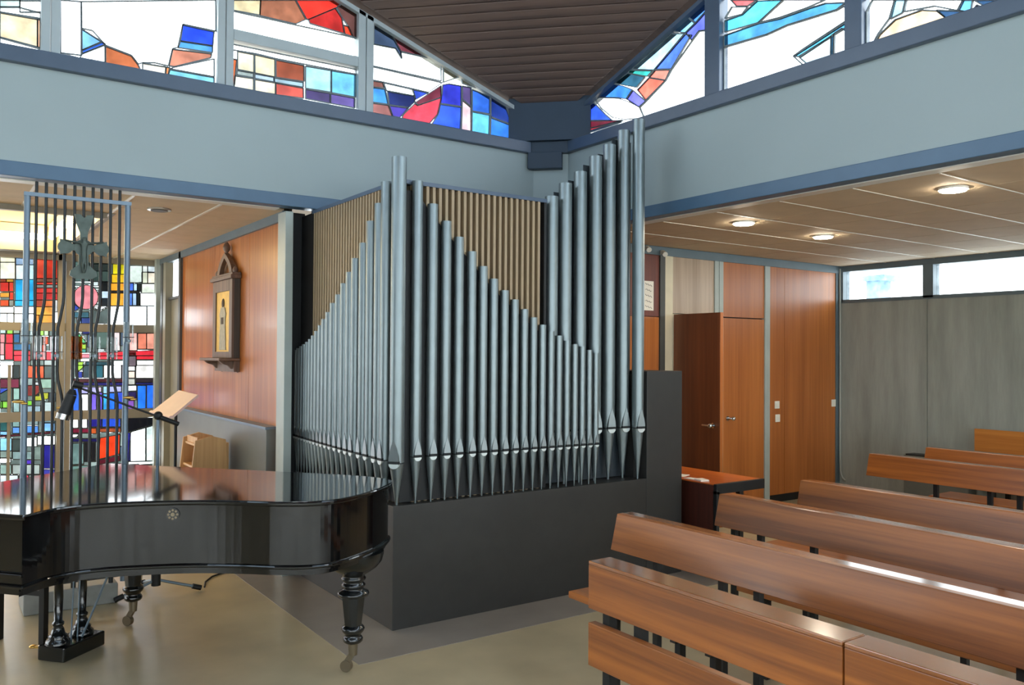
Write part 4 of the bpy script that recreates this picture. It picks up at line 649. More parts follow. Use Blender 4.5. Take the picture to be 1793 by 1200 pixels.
def glaze(win, data, fn, off, cam_w=.0085, gain=None, clear=.55, lead='lead'):
    came = B()
    for h, poly in data:
        q = []
        for p in poly:                 # drop doubled corners
            if not q or (abs(p[0] - q[-1][0]) + abs(p[1] - q[-1][1])) > .004:
                q.append(p)
        if len(q) > 2 and abs(q[0][0] - q[-1][0]) + abs(q[0][1] - q[-1][1]) < .004:
            q.pop()
        if len(q) < 3:
            continue
        d = off + random.uniform(-.004, .004)
        o = B().prism(q, fn, d, d + .004).build('pane', GLASS, win)
        o.color = pane_colour(h, gain, clear)
        for i in range(len(q)):
            a, b = q[i], q[(i + 1) % len(q)]
            A, Bb = Vector(fn(a[0], a[1], off + .002)), Vector(fn(b[0], b[1], off + .002))
            nrm = Vector(fn(0, 0, 1)) - Vector(fn(0, 0, 0))
            came.bar(A, Bb, cam_w, .016, upv=nrm)
    came.build('lead_came', lead, win, label='dark lead lines between the panes')


fy = lambda u, v, d: (u, d, v)
fx = lambda u, v, d: (d, u, v)
# left floor-height window
w1 = B().box(.55, 2.30, 10.53, 10.60, ZT - .02, ZT + .06).build('window_1', 'frame')
tag(w1, 'tall colourful stained glass window behind the metal screen', kind='structure')
glaze(w1, parse(W1_DATA), fy, 10.50, .0085, 1.5, .86)
frg = B()
for h, ((a, b), (c, d)) in parse(W1F_DATA):
    frg.box(a, c, 10.500, 10.504, min(b, d), max(b, d))
frg = frg.build('glass_fragments', GLASS, w1, label='small grey glass fragments')
frg.color = pane_colour('6c7872')
frg['kind'] = 'stuff'
m = B().box(1.165, 1.235, 10.44, 10.56, 0, ZT)
m.build('mullion', 'frame', w1)
m = B().box(1.245, 1.30, 10.45, 10.56, 0, ZT)
m.build('mullion', 'frame', w1)
box('mullion', 'frame', (2.225, 2.275, 10.42, 10.56, 0, ZT), w1)
box('mullion', 'frame', (.70, .73, 10.47, 10.54, 0, 1.5), w1)
for z0, z1 in ((1.872, 1.962), (.880, .985), (-.0, .05)):
    box('transom', 'frame', (.55, 2.25, 10.46, 10.55, z0, z1), w1)
box('head_rail', 'frame', (.55, 2.25, 10.44, 10.56, 2.66, ZT + .02), w1, label='brown head rail')
# the same glazing goes on beyond the left edge of the picture
w8 = B().box(XW0, .55, 10.53, 10.60, ZT - .02, ZT + .06).build('window_8', 'frame')
tag(w8, 'stained glass bays continuing left of the tall window', kind='structure')
data = []
cols = ['f6f6f0', 'e8303c', '2c6ef0', 'f4a838', 'fdfdfa', '6c8680', 'fafaf2', '7a60d0', 'fff4ec', '1fa4dc']
x = .54
while x > XW0 + .6:
    z = .06
    while z < 2.6:
        h = random.uniform(.2, .4)
        h = min(h, 2.66 - z)
        data.append((random.choice(cols), [(x - .5, z), (x, z), (x, z + h), (x - .5, z + h)]))
        z += h
    x -= .51
glaze(w8, data, fy, 10.50)

# left clerestory
KT = K
def top_l(x):
    return ZC + K * (XR - x) - .035
w2 = box('window_2', 'mull', (XW0, 4.30, 6.0, 6.07, 3.515, 3.545))
tag(w2, 'stained glass clerestory rising along the left wall under the roof', kind='structure')
glaze(w2, parse(WL_DATA), fy, 6.03, .007, 1.6, .75, 'leadglare')
for x0, x1 in ((.551, .602), (.608, .660), (1.640, 1.693), (1.699, 1.752), (2.712, 2.775), (2.781, 2.842)):
    B().prism([(x0, 3.53), (x1, 3.53), (x1, top_l(x1)), (x0, top_l(x0))], fy, 5.985, 6.075).build('mullion', 'mull', w2, .004)
B().prism([(4.29, 3.53), (4.26, 3.53), (4.26, top_l(4.26)), (4.29, top_l(4.29))], fy, 5.985, 6.075).build('mullion', 'mull', w2)
B().prism([(XW0, top_l(XW0)), (4.29, top_l(4.29)), (4.29, top_l(4.29) - .035), (XW0, top_l(XW0) - .035)], fy, 5.985, 6.075).build('head_rail', 'mull', w2)
box('transom', 'mull', (1.752, 2.712, 5.985, 6.075, 3.882, 3.96), w2, .004)
data = []
x = .325
while x > XW0:
    x0 = max(x - 1.03, XW0)
    c = random.choice(['f4f8ff', 'fdf6e8', 'f0f4ff'])
    zs = [3.53, 3.9, 4.5]
    for i in range(2):
        data.append((c if i else random.choice(['fdeed8', '8cdcfa', 'f6f6ff']), [(x0, zs[i]), (x, zs[i]), (x, zs[i + 1]), (x0, zs[i + 1])]))
    data.append((c, [(x0, 4.5), (x, 4.5), (x, top_l(x)), (x0, top_l(x0))]))
    B().prism([(x0 - .05, 3.53), (x0, 3.53), (x0, top_l(x0)), (x0 - .05, top_l(x0))], fy, 5.985, 6.075).build('mullion', 'mull', w2)
    x = x0 - .06
glaze(w2, data, fy, 6.03)

# right clerestory
def top_r(y):
    return ZC + K * (YL - y) - .035
w3 = box('window_3', 'sill', (4.65, 4.72, YN, 5.68, 3.515, 3.545))
tag(w3, 'bright stained glass clerestory rising along the right wall', kind='structure')
glaze(w3, parse(WR_DATA), fx, 4.68, .007, 2.9, .7, 'leadglare')
for y0, y1 in ((4.042, 4.182), (2.926, 3.042)):
    B().prism([(y0, 3.53), (y1, 3.53), (y1, top_r(y1)), (y0, top_r(y0))], fx, 4.63, 4.73).build('mullion', 'sill', w3, .006)
B().prism([(YN, top_r(YN)), (5.67, top_r(5.67)), (5.67, top_r(5.67) - .035), (YN, top_r(YN) - .035)], fx, 4.63, 4.73).build('head_rail', 'sill', w3)
data = []
y = 2.02
while y > YN:
    y0 = max(y - .98, YN)
    data.append(('f0f8ff', [(y0, 3.53), (y, 3.53), (y, 4.1), (y0, 4.1)]))
    data.append((random.choice(['f4f8ff', '8cdcfa']), [(y0, 4.1), (y, 4.1), (y, 4.6), (y0, 4.6)]))
    data.append(('eef8ff', [(y0, 4.6), (y, 4.6), (y, top_r(y)), (y0, top_r(y0))]))
    B().prism([(y0 - .1, 3.53), (y0, 3.53), (y0, top_r(y0)), (y0 - .1, top_r(y0))], fx, 4.63, 4.73).build('mullion', 'sill', w3)
    y = y0 - .11
glaze(w3, data, fx, 4.68)

# unseen windows behind the photographer, added to supply daylight
w6 = box('fill_window_6', 'mull', (XW0 - .12, XW0 - .05, YN, YL, 3.5, 3.56))
tag(w6, 'unseen clerestory glazing behind the photographer, added for daylight', kind='structure')
data = []
for i in range(10):
    y0 = YN + i * 1.028
    y1 = y0 + .97
    data.append(('c4d4e4', [(y0, 3.56), (y1, 3.56), (y1, roof_z(XW0, y1) - .03), (y0, roof_z(XW0, y0) - .03)]))
glaze(w6, data, fx, XW0 - .08, .05, 5, .9)
w7 = box('fill_window_7', 'mull', (XW0, XR, YN - .12, YN - .05, 3.5, 3.56))
tag(w7, 'unseen clerestory glazing on the near side of the nave, added for daylight', kind='structure')
data = []
for i in range(10):
    x0 = XW0 + i * 1.028
    x1 = x0 + .97
    data.append(('c4d4e4', [(x0, 3.56), (x1, 3.56), (x1, roof_z(x1, YN) - .03), (x0, roof_z(x0, YN) - .03)]))
glaze(w7, data, fy, YN - .08, .05, 5, .9)

data = []  # low panes added to let fill daylight in near the floor
for i in range(4):
    y0 = YN + i * 1.08
    data.append(('fafaf6', [(y0, .56), (y0 + 1.05, .56), (y0 + 1.05, 2.64), (y0, 2.64)]))
for i in range(4):
    y0 = YL + .2 + i * 1.1
    data.append(('fafaf6', [(y0, .56), (y0 + 1.07, .56), (y0 + 1.07, 2.64), (y0, 2.64)]))
glaze(w6, data, fx, XW0 - .08, .05)
data = []  # more low panes in the near wall, also added for daylight
for i in range(9):
    x0 = XW0 + i * 1.13
    data.append(('fafaf6', [(x0, .56), (x0 + 1.10, .56), (x0 + 1.10, 2.64), (x0, 2.64)]))
for i in range(4):
    x0 = XR + .2 + i * 1.1
    data.append(('fafaf6', [(x0, .56), (x0 + 1.07, .56), (x0 + 1.07, 2.64), (x0, 2.64)]))
glaze(w7, data, fy, YN - .08, .05)

# ---- chapel wall with veneer panels
cw = box('wall_chapel', 'plinth', (2.245, 2.27, 6.20, 9.36, 0, ZT + .05))
tag(cw, 'glossy orange wood veneer wall of the side chapel', kind='structure')
ys = [6.175, 7.03, 8.08, 9.13, 9.30]
for a, b in zip(ys, ys[1:]):
    box('wall_panel', 'woodwall', (2.21, 2.245, a + .003, b - .003, .08, 2.66), cw, .002)
box('top_rail', 'rail', (2.185, 2.26, 6.17, 10.45, 2.655, ZT), cw, label='grey top rail')
box('post', 'post', (2.15, 2.21, 6.005, 6.172, 0, 2.70), cw, .004, label='light grey post beside the organ')
box('post', 'postdk', (2.185, 2.26, 9.30, 9.38, 0, ZT), cw, label='dark grey post')
box('post', 'postol', (2.17, 2.25, 9.90, 10.02, 0, 2.66), cw, label='olive post')
box('post', 'postdk', (2.17, 2.25, 10.06, 10.16, 0, 2.66), cw, label='dark grey post')
box('post', 'post', (2.15, 2.25, 10.28, 10.38, 0, ZT), cw, label='light grey post in the corner')
box('wall_panel', 'postol', (2.235, 2.27, 9.38, 10.45, 0, 2.245), cw, label='olive panel')
w5 = box('window_5', 'postdk', (2.20, 2.27, 9.38, 10.28, 2.235, 2.26))
tag(w5, 'small bright slit window beside the wood wall', kind='structure')
for y0, y1 in ((9.385, 9.52), (9.53, 9.88), (10.03, 10.28)):
    o = B().box(2.245, 2.25, y0, y1, 2.26, 2.655).build('pane', GLASS, w5)
    o.color = pane_colour('fbfaff')

# ---- right back wall in veneer
rw = box('wall_back_right', 'plinth', (2.37, XC + .1, YL + .035, YL + .10, 0, ZT + .06))
tag(rw, 'wood veneer wall with doors at the back of the right aisle', kind='structure')
box('top_rail', 'rail', (4.75, XC, YL - .02, YL + .05, 2.645, ZT), rw, label='grey top rail')
box('wall_panel', 'redcab', (4.76, 5.955, YL, YL + .035, 2.035, 2.645), rw, label='dark red-brown panel')
box('wall_panel', 'doorwood', (4.76, 5.955, YL, YL + .035, .09, 2.028), rw)
box('post', 'postdk', (5.960, 6.028, YL - .015, YL + .035, 0, 2.645), rw, label='dark grey post')
box('door_frame', 'cream', (6.030, 6.140, YL - .010, YL + .035, 0, 2.645), rw, label='cream door frame')
box('wall_panel', 'woodwall2', (6.142, 6.758, YL, YL + .035, 2.075, 2.645), rw, label='pale panel over the open door')
for a, b in ((6.760, 6.822), (6.830, 6.893), (7.580, 7.665)):
    box('post', 'post', (a, b, YL - .015, YL + .035, .0, 2.645), rw, .003, label='light grey metal post')
box('wall_panel', 'doorwood', (6.896, 7.577, YL, YL + .035, 2.062, 2.645), rw)
box('wall_panel', 'doorwood', (7.668, 7.936, YL, YL + .035, .094, 2.645), rw)
box('wall_panel', 'doorwood', (7.941, 8.90, YL, YL + .035, .094, 2.645), rw)
box('post', 'rail', (8.905, 8.975, YL - .01, YL + .035, 0, 2.645), rw, label='grey corner post')

d1 = B().box(6.900, 7.575, YL - .004, YL + .03, .02, 2.05).build('door_1', 'doorwood', None, .002)
tag(d1, 'closed orange wood door between two light grey posts', kind='structure')
hd = B().cyl((7.0, YL - .004, .98), (7.0, YL - .05, .98), .009).sphere((7.0, YL - .06, .98), .024)
hd.cyl((6.97, YL - .002, .98), (6.97, YL - .012, .98), .025)
hd.build('door_handle', 'chrome', d1)
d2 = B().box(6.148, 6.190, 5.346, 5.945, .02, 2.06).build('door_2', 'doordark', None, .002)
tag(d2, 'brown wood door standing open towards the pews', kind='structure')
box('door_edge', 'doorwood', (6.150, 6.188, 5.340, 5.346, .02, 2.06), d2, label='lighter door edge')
hd = B().cyl((6.148, 5.42, .98), (6.135, 5.42, .98), .026).sphere((6.10, 5.42, .98), .024).cyl((6.148, 5.42, .98), (6.09, 5.42, .98), .009).cyl((6.10, 5.42, .98), (6.10, 5.52, .98), .009)
hd.cyl((6.19, 5.42, .98), (6.25, 5.42, .98), .009).cyl((6.24, 5.42, .98), (6.24, 5.52, .98), .009)
hd.build('door_handle', 'chrome', d2)
box('doorway_back', 'cream', (6.15, 6.76, YL + .02, YL + .034, 0, 2.07), rw, label='pale wall inside the doorway')

# ---- concrete wall with strip window
fw = box('wall_far_right', 'concrete', (XC + .02, XC + .25, YN, YL + .1, 0, 2.30))
tag(fw, 'board-marked grey concrete wall under the strip window', kind='structure')
y = 4.877
edges = [5.955, 4.877]
while y > YN:
    y = max(y - 1.07, YN)
    edges.append(y)
for a, b in zip(edges, edges[1:]):
    box('concrete_panel', 'concrete', (XC - .005, XC + .03, b + .003, a - .003, 0, 2.30), fw, .002)
w4 = box('window_4', 'rail', (XC - .02, XC + .14, YN, YL, 2.66, ZT + .02))
tag(w4, 'white-bright strip window above the concrete wall', kind='structure')
box('sill', 'rail', (XC - .015, XC + .14, YN, YL, 2.285, 2.325), w4, label='grey sill')
ys = [(4.922, 5.90)]
y = 4.807
while y > YN + .3:
    ys.append((max(y - 1.0, YN), y))
    y -= 1.115
for a, b in ys:
    o = B().box(XC + .06, XC + .066, a, b, 2.32, 2.665).build('pane', GLASS, w4)
    o.color = pane_colour('fcffff')
    box('mullion', 'rail', (XC - .015, XC + .12, b, min(b + .115, YL), 2.30, 2.69), w4)
op = B().box(14.0, 14.4, 8.50, 8.74, -.1, 3.02).box(13.95, 14.45, 8.36, 8.78, 3.02, 3.12).build('outside_chimney', 'outside')
tag(op, 'blue-grey chimney outside seen through the strip window', 'chimney')

# ================================================================== PIPE ORGAN
OX, OY = 2.274, 4.469
org = thing('pipe_organ', (OX, OY, 0), 'pipe organ with rows of grey metal pipes on a black base in the corner', 'organ')
box('base', 'blacklam', (OX, 4.345, OY, 6.19, 0, .738), org, .003, label='black base')
box('side_box', 'blacklam', (4.347, 4.715, OY, 5.2, 0, 1.53), org, .003, label='tall black end box')
box('side_box_ledge', 'blacklam', (4.30, 4.345, OY + .09, 5.2, .74, 1.50), org, label='black return panel')
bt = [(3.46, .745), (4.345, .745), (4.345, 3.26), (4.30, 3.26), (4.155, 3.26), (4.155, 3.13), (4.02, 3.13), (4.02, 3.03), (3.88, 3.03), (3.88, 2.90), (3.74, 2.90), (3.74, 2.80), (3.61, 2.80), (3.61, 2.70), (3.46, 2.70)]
B().prism(bt, fy, 4.652, 4.658).build('gap_shade', 'gap_shade', org, label='dark sheet standing in for the gaps behind the tall pipes')  # dark sheet imitating the dark gaps between the tall pipes
PIPES_R = [(2.442, 2.706), (2.55, 2.577), (2.648, 2.48), (2.741, 2.388), (2.837, 2.304), (2.924, 2.215), (3.007, 2.139), (3.093, 2.068), (3.175, 2.011), (3.254, 1.95), (3.33, 1.898), (3.406, 1.85), (3.479, 1.809), (3.549, 1.779), (3.619, 1.745), (3.69, 1.722), (3.757, 1.707), (3.822, 1.683), (3.883, 1.663)]
PIPES_L = [(4.66, 2.71), (4.753, 2.589), (4.875, 2.493), (4.983, 2.365), (5.105, 2.276), (5.194, 2.192), (5.286, 2.123), (5.376, 2.052), (5.468, 1.998), (5.548, 1.937), (5.624, 1.891), (5.691, 1.848), (5.76, 1.808), (5.825, 1.776), (5.885, 1.751), (5.947, 1.731), (6.01, 1.714), (6.068, 1.7), (6.127, 1.685), (6.17, 1.672)]
# slatted case
box('case_back', 'slatback', (2.40, 2.415, 4.60, 5.96, .74, 2.69), org, label='dark brown backing')
box('case_back', 'slatback', (2.40, 3.46, 4.60, 4.615, .74, 2.69), org, label='dark brown backing')
box('case_back', 'blacklam', (3.47, 4.28, 5.0, 5.05, .74, 2.55), org, label='dark inner panel')
box('end_panel', 'blackmatt', (2.345, 2.365, 5.955, 6.19, .74, 2.70), org, label='black end panel')
box('end_panel', 'blackmatt', (2.262, 2.37, 6.192, 6.21, 0, 2.725), org, label='black end panel')
box('case_side', 'blackmatt', (3.44, 3.46, 4.54, 5.04, .74, 2.70), org, label='dark case side')
tr = B().box(2.335, 2.42, 4.535, 5.955, 2.69, 2.715).box(2.42, 3.46, 4.535, 4.62, 2.69, 2.715)
tr.build('top_rail', 'sill', org, label='dark grey top rail')
s0 = None
y = 4.56
while y < 5.94:
    if s0 is None:
        s0 = B().box(0, .045, 0, .024, 0, 1.95).build('slat', 'slat', org)
        s0.location = Vector((2.34, y, .74)) - org.location
    else:
        share(s0, 'slat', Vector((2.34, y, .74)) - org.location, org)
    y += .045
s1 = None
x = 2.43
while x < 3.42:
    if s1 is None:
        s1 = B().box(0, .020, 0, .045, 0, 1.95).build('slat', 'slat', org)
        s1.location = Vector((x, 4.54, .74)) - org.location
    else:
        share(s1, 'slat', Vector((x, 4.54, .74)) - org.location, org)
    x += .0455


RIGHT = PIPES_R
LEFT = PIPES_L
# dark sheets standing in for shade behind the pipes, stepped with the pipe tops
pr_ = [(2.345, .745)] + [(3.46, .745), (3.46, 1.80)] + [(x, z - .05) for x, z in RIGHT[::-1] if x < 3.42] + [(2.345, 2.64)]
B().prism(pr_, fy, 4.535, 4.5395).build('gap_shade', 'blackmatt', org, label='black sheet standing in for shade behind the pipes')
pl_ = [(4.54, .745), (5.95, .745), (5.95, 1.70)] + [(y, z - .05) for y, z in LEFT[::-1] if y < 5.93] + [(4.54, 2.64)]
B().prism(pl_, fx, 2.3345, 2.3395).build('gap_shade', 'blackmatt', org, label='black sheet standing in for shade behind the pipes')


def organ_pipe(x, y, r, zm, ztop, face, z0=.738):
    """pipe standing on its foot tip; face = direction the mouth looks"""
    n = 20
    f = Vector((face[0], face[1], 0)).normalized()
    s = Vector((-f.y, f.x, 0))
    prof_n = n
    bb = B()
    # open-topped body
    bb.cyl((x, y, zm + .002), (x, y, ztop), r, n=n, caps=False)
    bb.cyl((x, y, ztop), (x, y, zm + .002), r * .93, n=n, caps=False)
    vs = []
    for i in range(n):
        q = 2 * PI * i / n
        vs.append((x + r * math.cos(q), y + r * math.sin(q), ztop))
    for i in range(n):
        q = 2 * PI * i / n
        vs.append((x + r * .93 * math.cos(q), y + r * .93 * math.sin(q), ztop))
    bb.add(vs, [(i, (i + 1) % n, n + (i + 1) % n, n + i) for i in range(n)])
    body = bb.build('organ_pipe', 'pipe', org)
    # conical foot with a small tip
    ft = B().cyl((x, y, z0), (x, y, z0 + .02), r * .17, r * .2, n=n)
    ft.cyl((x, y, z0 + .02), (x, y, zm - .004), r * .2, r * .99, n=n)
    ft.build('pipe_foot', 'pipe', body)
    # flattened pointed upper lip
    C = Vector((x, y, 0)) + f * (r * 1.02)
    hw, hh = r * .72, r * 2.9
    pts = []
    for k in range(9):
        tt = k / 8
        pts.append((hw * (1 - tt ** 1.7), hh * tt))
    poly = [(-a, b) for a, b in pts][::-1] + pts[1:] if False else [(-a, b) for a, b in pts] + [(a, b) for a, b in pts[::-1][1:]]
    ul = B()
    nn = len(poly)
    front = []
    back = []
    for a, b in poly:
        lean = r * (.06 + .28 * (1 - b / hh) * .25)
        front.append(C + s * a + Vector((0, 0, zm + .012 + b)) - f * (r * .30 * (1 - b / hh)) + f * .001)
        back.append(Vector((x, y, 0)) + f * (r * .55) + s * a * .98 + Vector((0, 0, zm + .012 + b)))
    # lip is pressed flat: it stands a hair in front of the round body
    front = [p + f * (r * .32 * (1 - b / hh)) for p, (a, b) in zip(front, poly)]
    ul.add(front + back, [tuple(range(nn))] + [(i, nn + i, nn + (i + 1) % nn, (i + 1) % nn) for i in range(nn)])
    ul.build('upper_lip', 'pipelip', body)
    # dark slot and light lower lip
    P = Vector((x, y, zm + .004)) + f * (r * .72)
    B().obox(P, f * (r * .32), s * (r * .74), Vector((0, 0, .008))).build('mouth_slot', 'slot', body)
    ll = B()
    arc = [(-hw, 0)] + [(hw * math.cos(PI + PI * k / 8), -r * .62 * math.sin(PI * k / 8)) for k in range(1, 8)] + [(hw, 0)]
    nn = len(arc)
    fr = []
    bk = []
    for a, b in arc:
        fr.append(Vector((x, y, zm - .005 + b)) + s * a + f * (r * 1.03))
        bk.append(Vector((x, y, zm - .005 + b)) + s * a + f * (r * .6))
    ll.add(fr + bk, [tuple(range(nn))] + [(i, nn + i, nn + (i + 1) % nn, (i + 1) % nn) for i in range(nn)])
    ll.build('lower_lip', 'lowerlip', body)


organ_pipe(2.315, 4.51, .046, .992, 2.836, (-.78, -.62))
for i, (x, z) in enumerate(RIGHT):
    r = .034 - .0115 * i / 18
    organ_pipe(x, 4.51, r, 1.022 - .006 * i / 18, z, (-.02, -1))
for i, (y, z) in enumerate(LEFT):
    r = .040 - .017 * i / 19
    organ_pipe(2.313, y, r, .995 + .022 * i / 19, z, (-1, 0))
for x, z in [(3.559, 2.751), (3.681, 2.858), (3.817, 2.957), (3.961, 3.088), (4.093, 3.192), (4.234, 3.32), (4.367 - .02, 3.419)]:
    xx = x - .010
    if x > 4.3:
        organ_pipe(4.297, 4.515, .045, 1.113, 3.395, (-.1, -1))
    else:
        organ_pipe(xx, 4.60, .047, 1.113, z, (-.1, -1))

# ================================================================== GRAND PIANO
P0 = Vector((.904, 4.578, 0))
PA = Vector((.645, -.764, 0))
PR = Vector((-.764, -.645, 0))


def st(s, t, z):
    return P0 + PA * s + PR * t + Vector((0, 0, z))


def smooth_open(pts, sub=6):
    out = []
    n = len(pts)
    for i in range(n - 1):
        p0, p1, p2, p3 = pts[max(i - 1, 0)], pts[i], pts[i + 1], pts[min(i + 2, n - 1)]
        for k in range(sub):
            t = k / sub
            out.append(tuple(.5 * ((2 * b) + (-a + c) * t + (2 * a - 5 * b + 4 * c - d) * t * t + (-a + 3 * b - 3 * c + d) * t ** 3)
                             for a, b, c, d in zip(p0, p1, p2, p3)))
    out.append(pts[-1])
    return out


curve = smooth_open([(.012, .75), (.004, .62), (.02, .54), (.065, .455), (.155, .378), (.335, .279), (.49, .218), (.677, .175), (.845, .150), (.972, .113),
                     (1.059, .052), (1.108, -.035), (1.138, -.164), (1.154, -.316), (1.150, -.471), (1.130, -.571), (1.09, -.645), (.99, -.70), (.85, -.735), (.60, -.75)], 5)
outline = [(-.86, -.75), (-.86, .75)] + curve            # s, t


def offset(poly, d):
    n = len(poly)
    out = []
    area = sum(poly[i][0] * poly[(i + 1) % n][1] - poly[(i + 1) % n][0] * poly[i][1] for i in range(n))
    sg = 1 if area > 0 else -1
    for i in range(n):
        a, b, c = Vector(poly[i - 1]), Vector(poly[i]), Vector(poly[(i + 1) % n])
        n1 = Vector(((b - a).y, -(b - a).x))
        n2 = Vector(((c - b).y, -(c - b).x))
        n1 = n1.normalized() if n1.length > 1e-9 else n2.normalized()
        n2 = n2.normalized() if n2.length > 1e-9 else n1
        m = (n1 + n2)
        m = m / max(.35, m.length ** 2 / 2) if m.length > 1e-6 else n1
        out.append((b.x + sg * m.x * d, b.y + sg * m.y * d))
    return out


pia = thing('grand_piano', st(0, 0, 0), 'glossy black grand piano with closed lid and turned legs', 'piano')


def layer(name, mat, d, z0, z1, bev=0, label=None):
    o = B().prism(offset(outline, d), lambda u, v, q: st(u, v, q), z0, z1).build(name, mat, pia, bev, label)
    return o


layer('rim', 'piano', -.022, .62, .925, .002)
layer('lid', 'piano', .0, .928, .952, .008)
layer('lower_moulding', 'piano', -.008, .632, .650, .007)
layer('bottom_moulding', 'piano', -.035, .600, .632, .008)
B().obox(st(-.91, 0, .70), PA * .05, PR * .745, (0, 0, .06)).build('key_slip', 'piano', pia, .004)
fb = B().obox(st(-.885, 0, .82), PA * .02, PR * .72, (0, 0, .09)).build('fallboard', 'piano', pia, .004)
for sgn in (-1, 1):
    B().obox(st(-.93, sgn * .72, .72), PA * .07, PR * .03, (0, 0, .10)).build('arm', 'piano', pia, .01)
# cheek moulding on the straight side
B().obox(st(-.43, .742, .69), PA * .43, PR * .008, (0, 0, .008)).build('cheek_moulding', 'piano', pia, .003)
# raised disc on the bent side, modelled in place of a reflection
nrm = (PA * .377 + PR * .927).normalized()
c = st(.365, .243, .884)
ro = B().cyl(c, c + nrm * .006, .030, n=24).build('reflection_disc', 'pianoleg', pia, label='small round disc imitating a reflection')
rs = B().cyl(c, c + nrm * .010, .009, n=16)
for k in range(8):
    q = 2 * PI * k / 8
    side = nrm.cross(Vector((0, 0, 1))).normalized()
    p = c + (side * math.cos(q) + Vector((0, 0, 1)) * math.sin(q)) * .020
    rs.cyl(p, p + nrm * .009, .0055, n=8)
rs.build('reflection_dots', 'brass', ro, label='small raised dots imitating the reflection')


def piano_leg(s, t, full=True):
    c = st(s, t, 0)
    prof = [(.030, .150), (.042, .155), (.050, .163), (.052, .175), (.046, .185), (.040, .192), (.043, .20), (.055, .213), (.060, .225), (.055, .237), (.044, .245)]
    B_ = B().lathe(c, prof, 20)
    lg = B_.build('leg', 'pianoleg', pia)
    B().lathe(c, [(.045, .243), (.062, .395)], 8, False).build('leg_shaft', 'pianoleg', lg)
    B().lathe(c, [(.060, .392), (.078, .398), (.082, .408), (.078, .418), (.055, .428), (.050, .436), (.060, .446), (.062, .454), (.052, .464), (.050, .470),
                  (.062, .480), (.064, .488), (.056, .496), (.058, .505), (.085, .520), (.12, .545), (.145, .575), (.155, .612), (.155, .625)], 24).build('leg_capital', 'pianoleg', lg)
    cs = B().cyl(c + Vector((0, 0, .09)), c + Vector((0, 0, .152)), .022, .026, 12)
    cs.bar(c + Vector((.0, 0, .10)), c - PA * .035 + Vector((0, 0, .045)), .018, .03)
    cs.build('caster_fork', 'brass', lg, label='brass caster fork')
    w = c - PA * .035 + Vector((0, 0, .030))
    B().cyl(w - PR * .014, w + PR * .014, .030, n=20).build('caster_wheel', 'brass', lg, label='brass caster wheel')


piano_leg(1.020, -.333)
piano_leg(-.568, -.640)
piano_leg(-.568, .640)
# pedal lyre
ly = B().obox(st(-.57, -.165, .045), PA * .085, PR * .15, (0, 0, .040)).build('lyre_box', 'pianoleg', pia, .008)
for t in (-.075, -.245):
    c = st(-.58, t, 0)
    B().lathe(c, [(.062, .085), (.060, .10), (.045, .115), (.048, .125), (.036, .135), (.030, .16), (.022, .175), (.030, .185), (.030, .195), (.020, .205),
                  (.024, .33), (.022, .40), (.034, .41), (.036, .42), (.024, .432), (.030, .45), (.028, .62)], 16).build('lyre_column', 'pianoleg', ly)
for t in (-.14, -.185):
    B().cyl(st(-.555, t, .08), st(-.535, t, .62), .004, n=8).build('pedal_rod', 'steel', ly)
B().cyl(st(-.52, -.18, .09), st(-.27, -.18, .62), .006, n=8).build('lyre_brace', 'steel', ly)
for t in (-.10, -.22):
    pb = B().bar(st(-.655, t, .045), st(-.75, t, .040), .022, .012)
    pb.sphere(tuple(st(-.765, t, .040)), .018, sc=(1.2, 1.2, .5))
    pb.build('pedal', 'gold', ly, label='brass pedal')

# bench
bn = thing('piano_bench', st(-1.0, .05, 0), 'black piano bench with square legs at the keyboard', 'bench')
for s in (-.83, -1.14):
    for t in (-.235, .38):
        B().obox(st(s, t, .22), PA * .017, PR * .017, (0, 0, .22)).build('leg', 'blackmatt', bn)
for t in (-.235, .38):
    B().bar(st(-.83, t, .285), st(-1.14, t, .285), .02, .03).build('stretcher', 'blackmatt', bn)
B().obox(st(-.985, .07, .455), PA * .19, PR * .35, (0, 0, .025)).build('seat', 'black', bn, .012)

# ================================================================== PEWS
def pew(x, ye, label, seat_in, length=4.6, legs=(.30, .72, 1.9, 3.1, 4.3), sd=.42):
    r = thing('pew', (x, ye, 0), label, 'pew', 'wooden pews in the right aisle')
    y0 = ye - length
    bb = B().hexa([(x - .045, y0, .640), (x - .010, y0, .640), (x - .010, ye, .640), (x - .045, ye, .640),
                   (x + .0, y0, .822), (x + .040, y0, .822), (x + .040, ye, .822), (x, ye, .822)])
    bb.build('backrest', 'pew', r, .004)
    box('top_ledge', 'pewtop', (x + .004, x + .105, y0, ye, .800, .8215), r, .004)
    box('seat', 'pew', (x - sd, x - .05, y0, ye - seat_in, .425, .460), r, .006)
    for d in legs:
        yy = ye - d
        B().bar((x + .045, yy, 0), (x + .045, yy, .798), .032, .032, upv=(0, 1, 0)).build('rear_leg', 'blackmatt', r)
        if d >= seat_in:
            box('front_leg', 'blackmatt', (x - sd + .05, x - sd + .085, yy - .016, yy + .016, 0, .40), r)
            box('seat_bearer', 'blackmatt', (x - sd + .02, x + .06, yy - .016, yy + .016, .395, .426), r)
    return r


